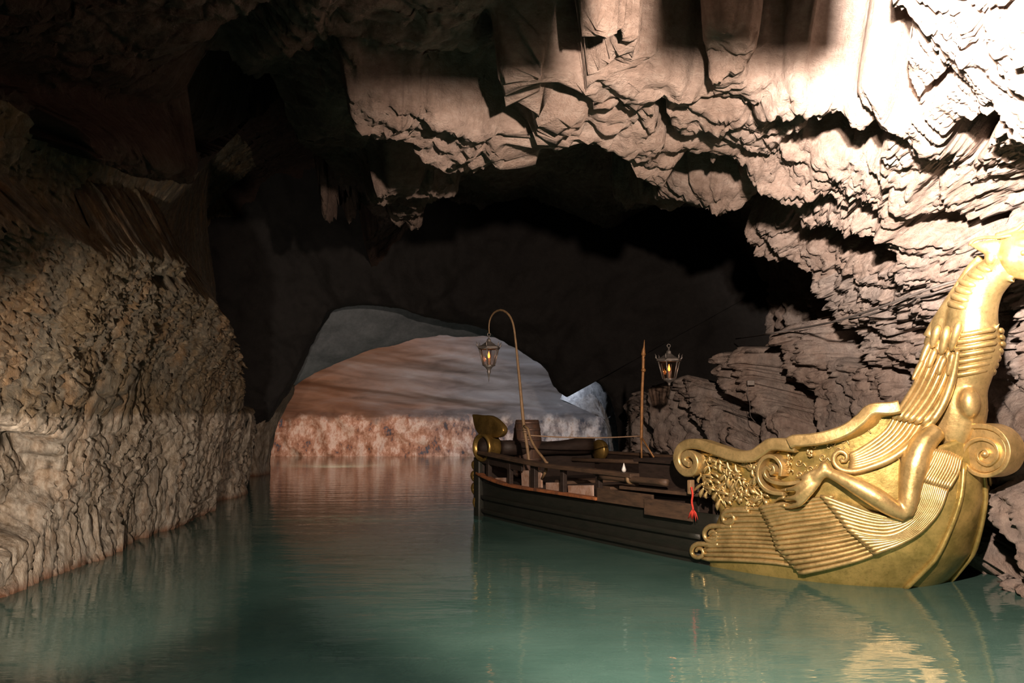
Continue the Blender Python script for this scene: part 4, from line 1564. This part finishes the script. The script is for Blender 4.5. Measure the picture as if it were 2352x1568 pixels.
# ------------------------------------------------------------------ stern
# saddle-backed board between two rolls
mb = MB()
top_px = [(1128, 1000), (1160, 1010), (1200, 1014), (1250, 1012), (1290, 1016), (1330, 1014), (1355, 1008), (1382, 1005)]
vs_ = np.linspace(0.85, -0.85, len(top_px))
tw = [buv(on_v(x, y, v)) for (x, y), v in zip(top_px, vs_)]
tw = np.interp(np.linspace(-1, 1, 25), np.linspace(-1, 1, len(tw)), [q_[2] for q_ in tw])
V_ = []
for th_ in (-0.05, 0.05):
    for k in range(25):
        v = 1.0 * (1 - 2 * k / 24)
        V_.append(bw(6.28 + th_, v, float(np.clip(tw[k], 0.9, 1.12))))
        V_.append(bw(6.28 + th_, v, 0.5))
F_ = []
for k in range(24):
    a = 2 * k
    F_ += [(a, a + 1, a + 3, a + 2), (50 + a, 50 + a + 2, 50 + a + 3, 50 + a + 1), (a, a + 2, 50 + a + 2, 50 + a), (a + 1, 50 + a + 1, 50 + a + 3, a + 3)]
F_ += [(0, 50, 51, 1), (48, 49, 99, 98)]
mb.add(V_, F_)
stern = mb.build('stern_board', M_dwood, barge, bevel=0.015)
mb = MB()
mb.tube([bw(6.1, v, 0.93 + 0.05 * abs(v)) for v in np.linspace(0.75, -0.80, 12)], [0.10, 0.11, 0.105, 0.1, 0.095, 0.09, 0.09, 0.095, 0.11, 0.12, 0.125, 0.125], 16)
mb.build('stern_bolster', M_dwood, stern)
# far gilt cap
mb = MB()
c = on_v(1378, 1033, -0.82)
mb.lathe(c + BL * 0.02, [(0.150, -0.02), (0.155, 0.0), (0.150, 0.05), (0.125, 0.09), (0.07, 0.115), (0.0, 0.12)], 28, -BL, BW)
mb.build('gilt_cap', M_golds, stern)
# near roll with gilt rim
c = on_v(1114, 1027, 0.98)
rax = np.array([-0.77, -0.64, 0.0])
mb = MB()
mb.lathe(c - rax * 0.16, [(0.10, 0.0), (0.175, 0.0), (0.190, 0.03), (0.180, 0.10), (0.190, 0.18), (0.202, 0.21), (0.195, 0.235), (0.165, 0.24), (0.155, 0.20), (0.10, 0.17)], 36, rax, BW)
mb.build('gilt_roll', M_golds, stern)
mb = MB()
mb.lathe(c - rax * 0.16, [(0.0, 0.0), (0.158, 0.0), (0.158, 0.19), (0.09, 0.20), (0.06, 0.24), (0.0, 0.25)], 24, rax, BW)
mb.build('roll_core', M_dwood, stern)
# upstanding gilt leaf
mb = MB()
prism(mb, [(1083, 951), (1101, 953), (1125, 955), (1143, 968), (1155, 986), (1146, 1003), (1125, 1004), (1102, 1000), (1090, 984)], 0.93, 0.84, 30)
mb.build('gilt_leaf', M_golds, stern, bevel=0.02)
# gilt carving down the near quarter
mb = MB()
for k, (y0, y1, x) in enumerate([(1056, 1082, 1091), (1080, 1108, 1089), (1106, 1140, 1090), (1138, 1172, 1094)]):
    q = spline([(x + 2, y0), (x - 2, (y0 + y1) / 2), (x + 5, y1)], 8)
    mb.tube([on_v(a, b_, 1.02) for a, b_ in q], [0.012, 0.035, 0.045, 0.045, 0.04, 0.035, 0.025, 0.01], 8)
mb.build('gilt_carving', M_golds, stern)
mb = MB()
mb.band([on_v(1100, y, 1.0) for y in (1050, 1100, 1150, 1192)], BA, 0.16, 0.10)
mb.build('quarter_post', M_hull, barge, bevel=0.01)

# ------------------------------------------------------------------ lamp post with crook, and its brace
mb = MB()
q = spline([(1216, 1066, .020), (1210, 1020, .021), (1203, 975, .022), (1199, 935, .021), (1194, 880, .019), (1189, 830, .017), (1184, 780, .014), (1178, 742, .014), (1168, 722, .015), (1152, 712, .016), (1136, 717, .014), (1126, 732, .011), (1123, 750, .009), (1124, 766, .008)], 60)
PV = 1.0
mb.tube([on_v(x, y, PV) for x, y, r in q], [r for *_, r in q], 10)
post = mb.build('lamp_post', M_pole, barge)
mb = MB()
q = spline([(1204, 978), (1212, 984), (1218, 1006), (1232, 1032), (1248, 1052), (1256, 1064)], 20)
mb.tube([on_v(x, y, PV + 0.02) for x, y in q], 0.017, 8)
mb.tube([on_v(x, y, PV + 0.02) for x, y in ((1256, 1060), (1254, 1080), (1246, 1098))], 0.02, 8)
mb.build('post_brace', M_pole, barge)
mb = MB()
for y in (979, 984, 990):
    mb.tube([on_v(1204 + 5 * math.cos(a), y + 2 * math.sin(a), PV + 0.03 * math.sin(a)) for a in np.linspace(0, 2 * PI, 13)], 0.006, 6)
mb.build('post_lashing', M_rope, post)
# far pole like a spear, three-legged foot
mb = MB()
FVv = -0.88
q = spline([(1473, 1010, .022), (1474, 960, .022), (1475, 900, .021), (1477, 855, .02), (1478, 815, .024), (1478, 806, .028), (1479, 800, .014), (1480, 780, .003)], 40)
mb.tube([on_v(x, y, FVv) for x, y, r in q], [r for *_, r in q], 10)
for y in (850, 813):
    mb.ball(on_v(1478, y, FVv), (0.034, 0.034, 0.03), None, 10, 7)
mb.tube([on_v(1473, 1005, FVv), on_v(1474, 1066, FVv)], 0.014, 8)
mb.tube([on_v(1473, 1003, FVv), on_v(1502, 1050, FVv)], 0.012, 8)
pole2 = mb.build('lamp_pole', M_polo, barge)
mb = MB()
q = spline([(1477, 828), (1490, 806), (1508, 790), (1524, 783), (1534, 786), (1536, 793)], 18)
mb.tube([on_v(x, y, FVv) for x, y in q], 0.005, 6)
mb.build('lamp_hook', M_blk, pole2)


# ------------------------------------------------------------------ lanterns
def flame_mat():
    m, nt, b = mat('flame')
    b.inputs['Base Color'].default_value = (1, 0.3, 0.05, 1)
    b.inputs['Emission Color'].default_value = (1.0, 0.22, 0.04, 1)
    b.inputs['Emission Strength'].default_value = 5
    return m


M_flame = flame_mat()
m, nt, b = mat('lantern_glass')
nt.nodes.remove(b)
tr_ = nt.nodes.new('ShaderNodeBsdfTransparent')
tr_.inputs[0].default_value = (0.93, 0.86, 0.8, 1)
gl = nt.nodes.new('ShaderNodeBsdfGlossy')
gl.inputs['Roughness'].default_value = 0.1
mxs = nt.nodes.new('ShaderNodeMixShader')
mxs.inputs[0].default_value = 0.07
nt.links.new(tr_.outputs[0], mxs.inputs[1])
nt.links.new(gl.outputs[0], mxs.inputs[2])
nt.links.new(mxs.outputs[0], nt.nodes['Material Output'].inputs[0])
M_glass = m


def lantern(top, s, label, tilt, long_tail, material):
    """top: point where the ring hangs; s: overall scale (1 = 0.5 m tall body)"""
    o = empty('hanging_lantern', tuple(top), label, 'lantern', 'hexagonal lanterns hung on the barge')
    X = np.array([math.cos(tilt), math.sin(tilt), 0])
    Y = np.array([-math.sin(tilt), math.cos(tilt), 0])
    T = np.array(top)
    P6 = lambda k, r, z: T + s * (X * r * math.cos(k * PI / 3) + Y * r * math.sin(k * PI / 3) + BW * z)
    mb = MB()
    mb.tube([T + s * (X * 0.022 * math.cos(a) + BW * (0.0 + 0.022 * math.sin(a))) for a in np.linspace(0, 2 * PI, 15)], 0.005 * s, 6)
    mb.build('ring', material, o)
    mb = MB()
    mb.lathe(T, [(0.004, -0.02 * s), (0.014 * s, -0.03 * s), (0.008 * s, -0.05 * s), (0.03 * s, -0.07 * s), (0.034 * s, -0.10 * s), (0.05 * s, -0.11 * s), (0.10 * s, -0.145 * s), (0.150 * s, -0.165 * s), (0.162 * s, -0.175 * s), (0.165 * s, -0.195 * s), (0.150 * s, -0.20 * s)], 6, BW, X)
    rf = mb.build('lantern_roof', material, o, smooth=False)
    for k in range(6):
        mb = MB()
        mb.tube([P6(k, 0.150, -0.18), P6(k, 0.175, -0.155), P6(k, 0.172, -0.13), P6(k, 0.185, -0.105)], [0.010 * s, 0.011 * s, 0.007 * s, 0.002 * s], 6)
        mb.build('roof_spike', material, rf)
    mb = MB()
    for k in range(6):
        mb.tube([P6(k, 0.145, -0.195), P6(k, 0.085, -0.43)], 0.0085 * s, 6)
        mb.tube([P6(k, 0.145, -0.2), P6(k + 1, 0.145, -0.2)], 0.009 * s, 6)
        mb.tube([P6(k, 0.085, -0.43), P6(k + 1, 0.085, -0.43)], 0.009 * s, 6)
    mb.build('lantern_frame', material, o)
    mb = MB()
    for k in range(6):
        mb.add([P6(k, 0.138, -0.205), P6(k + 1, 0.138, -0.205), P6(k + 1, 0.082, -0.425), P6(k, 0.082, -0.425)], [(0, 1, 2, 3)])
    mb.build('glass_pane', M_glass, o, smooth=False)
    mb = MB()
    tail = [(0.088, -0.43), (0.07, -0.45), (0.03, -0.47), (0.016, -0.49), (0.02, -0.50), (0.006, -0.52)] if not long_tail else [(0.088, -0.43), (0.05, -0.46), (0.022, -0.50), (0.03, -0.52), (0.018, -0.545), (0.008, -0.60), (0.002, -0.66)]
    mb.lathe(T, [(r * s, z * s) for r, z in tail][::-1], 12, BW, X)
    mb.build('lantern_base', material, o)
    mb = MB()
    mb.tube([T + BW * s * -0.43, T + BW * s * -0.33], 0.014 * s, 8)
    cn = mb.build('candle', M_pale, o)
    mb = MB()
    mb.lathe(T, [(0.002, -0.335 * s), (0.014 * s, -0.32 * s), (0.017 * s, -0.30 * s), (0.011 * s, -0.27 * s), (0.001, -0.235 * s)], 10, BW, X)
    mb.build('flame', M_flame, cn)
    d = bpy.data.lights.new('flame_glow', 'POINT')
    d.energy = 1.2
    d.color = (1, 0.35, 0.1)
    d.shadow_soft_size = 0.02
    lo_ = bpy.data.objects.new('flame_glow', d)
    lo_.parent = o
    lo_.location = (0, 0, -0.29 * s)
    C.objects.link(lo_)


t1 = on_v(1123, 768, PV)
t2 = on_v(1536, 794, FVv)
lantern(t1, 1.02, 'tall grey iron lantern with orange flame, hanging from the crook of the curved post', 0.35, True, M_iron)
lantern(t2, 1.05, 'pale hexagonal lantern with orange flame, hanging beside the spear-like pole before the rocks', 0.12, False, M_iron)

# ------------------------------------------------------------------ barrel
c = on_v(1211, 1046, 0.25)
cu = buv(c)
base = bw(cu[0], cu[1], 0.516)
bar = empty('barrel', tuple(base), 'upright dark oak barrel standing in the stern behind the curved lamp post', 'barrel')
mb = MB()
prof = [(0.0, 0.0), (0.165, 0.0), (0.190, 0.12), (0.212, 0.30), (0.216, 0.42), (0.210, 0.55), (0.190, 0.72), (0.168, 0.84), (0.155, 0.84), (0.152, 0.81), (0.0, 0.81)]
mb.lathe(base, prof, 36)
mb.build('staves', M_barrel, bar)
for z, r_ in ((0.05, 0.178), (0.27, 0.212), (0.56, 0.212), (0.70, 0.196), (0.80, 0.178)):
    mb = MB()
    mb.lathe(base, [(r_ - 0.01, z - 0.02), (r_ + 0.002, z - 0.02), (r_ - 0.002 * (1 if z > .4 else -1), z + 0.02), (r_ - 0.012, z + 0.02)], 36)
    mb.build('hoop', M_hoop, bar)

# ------------------------------------------------------------------ ropes and small things
mb = MB()
a, b_ = on_v(1207, 999, PV), on_v(1473, 1001, FVv)
mb.tube([a * (1 - t) + b_ * t - BW * 0.03 * math.sin(PI * t) for t in np.linspace(0, 1, 20)], 0.009, 6)
tag(mb.build('rope', M_rope, None), 'thin tan rope stretched level from the curved lamp post to the spear-like pole', 'rope')
mb = MB()
q = spline([(1588, 1118), (1591, 1136), (1589, 1152), (1592, 1170), (1590, 1184)], 16)
rr_ = lambda x, y, o: S(x, y, o)
mb.tube([rr_(x, y, 0.05) for x, y in q], 0.011, 6)
for k in range(9):
    a = rnd.uniform(-0.9, 0.9)
    x, y = 1592, 1170
    mb.tube([rr_(x, y, 0.05), rr_(x + 9 * math.sin(a), y + 8, 0.06), rr_(x + 16 * math.sin(a), y + rnd.uniform(16, 28), 0.05)], [0.010, 0.008, 0.003], 5)
tag(mb.build('red_cord', M_red, None), 'frayed red cord hanging over the dark hull just behind the gilded prow', 'cord')
mb = MB()
mb.box(on_v(1587, 1118, 1.08), (0.05, 0.06, 0.14), (BA, BL, BW))
mb.build('cleat', M_pole, barge, smooth=False, bevel=0.01)
mb = MB()
c = on_v(1433, 1078, 1.08)
mb.lathe(c, [(0.004, -0.03), (0.022, -0.02), (0.026, 0.0), (0.014, 0.035), (0.003, 0.07)], 12)
M_white = simple('white_bulb', (0.8, 0.8, 0.78), 0.3)
mb.build('rail_knob', M_white, barge)

# cables along the rock, found by looking for the wall behind them
bpy.context.view_layer.update()
wall = bpy.data.objects['wall_right']
ceil = bpy.data.objects['ceiling']


def wall_y(px, py):
    r = ray(px, py)
    best = 14.0
    for ob in (wall, ceil):
        ok, loc, nr_, ix = ob.ray_cast(Vector(CAM), Vector(r).normalized(), distance=60)
        if ok:
            best = min(best, loc.y) if best != 14.0 else loc.y
    return best


def cable(pts, r_, name, label):
    q = spline(pts, 40)
    yy_ = np.array([wall_y(x, y) for x, y in q])
    sm_ = np.array([yy_[max(0, i - 4):i + 5].min() for i in range(40)])
    sm_ = np.convolve(np.pad(sm_, 3, mode='edge'), np.ones(7) / 7, 'valid') - 0.10
    mb = MB()
    mb.tube([at_y(x, y, Y) for (x, y), Y in zip(q, sm_)], r_, 6)
    o = mb.build(name, M_cable, None)
    tag(o, label, 'cable')
    return q, sm_


q, sm_ = cable([(1690, 778), (1750, 769), (1812, 758), (1870, 748), (1925, 736), (1990, 716), (2050, 695), (2110, 672), (2170, 652), (2215, 640)], 0.012, 'power_cable', 'upper dark cable running across the rocks to the back of the gilded neck')
cable([(1950, 734), (2000, 722), (2040, 710), (2080, 690), (2130, 678), (2180, 662), (2220, 650)], 0.011, 'power_cable', 'short lower cable slung under the long one behind the gilded neck')
# junction box with dangling wire
Yj = wall_y(1724, 880) - 0.06
mb = MB()
mb.box(at_y(1724, 879, Yj), (0.10, 0.06, 0.07))
jb = mb.build('junction_box', M_iron, None, smooth=False, bevel=0.006)
tag(jb, 'small grey metal box fixed on the dark rock between two lit slabs', 'box')
mb = MB()
mb.tube([at_y(x, y, Yj) for x, y in spline([(1719, 884), (1716, 905), (1722, 925), (1724, 955), (1736, 970)], 14)], 0.005, 5)
mb.build('wire', M_cable, jb)
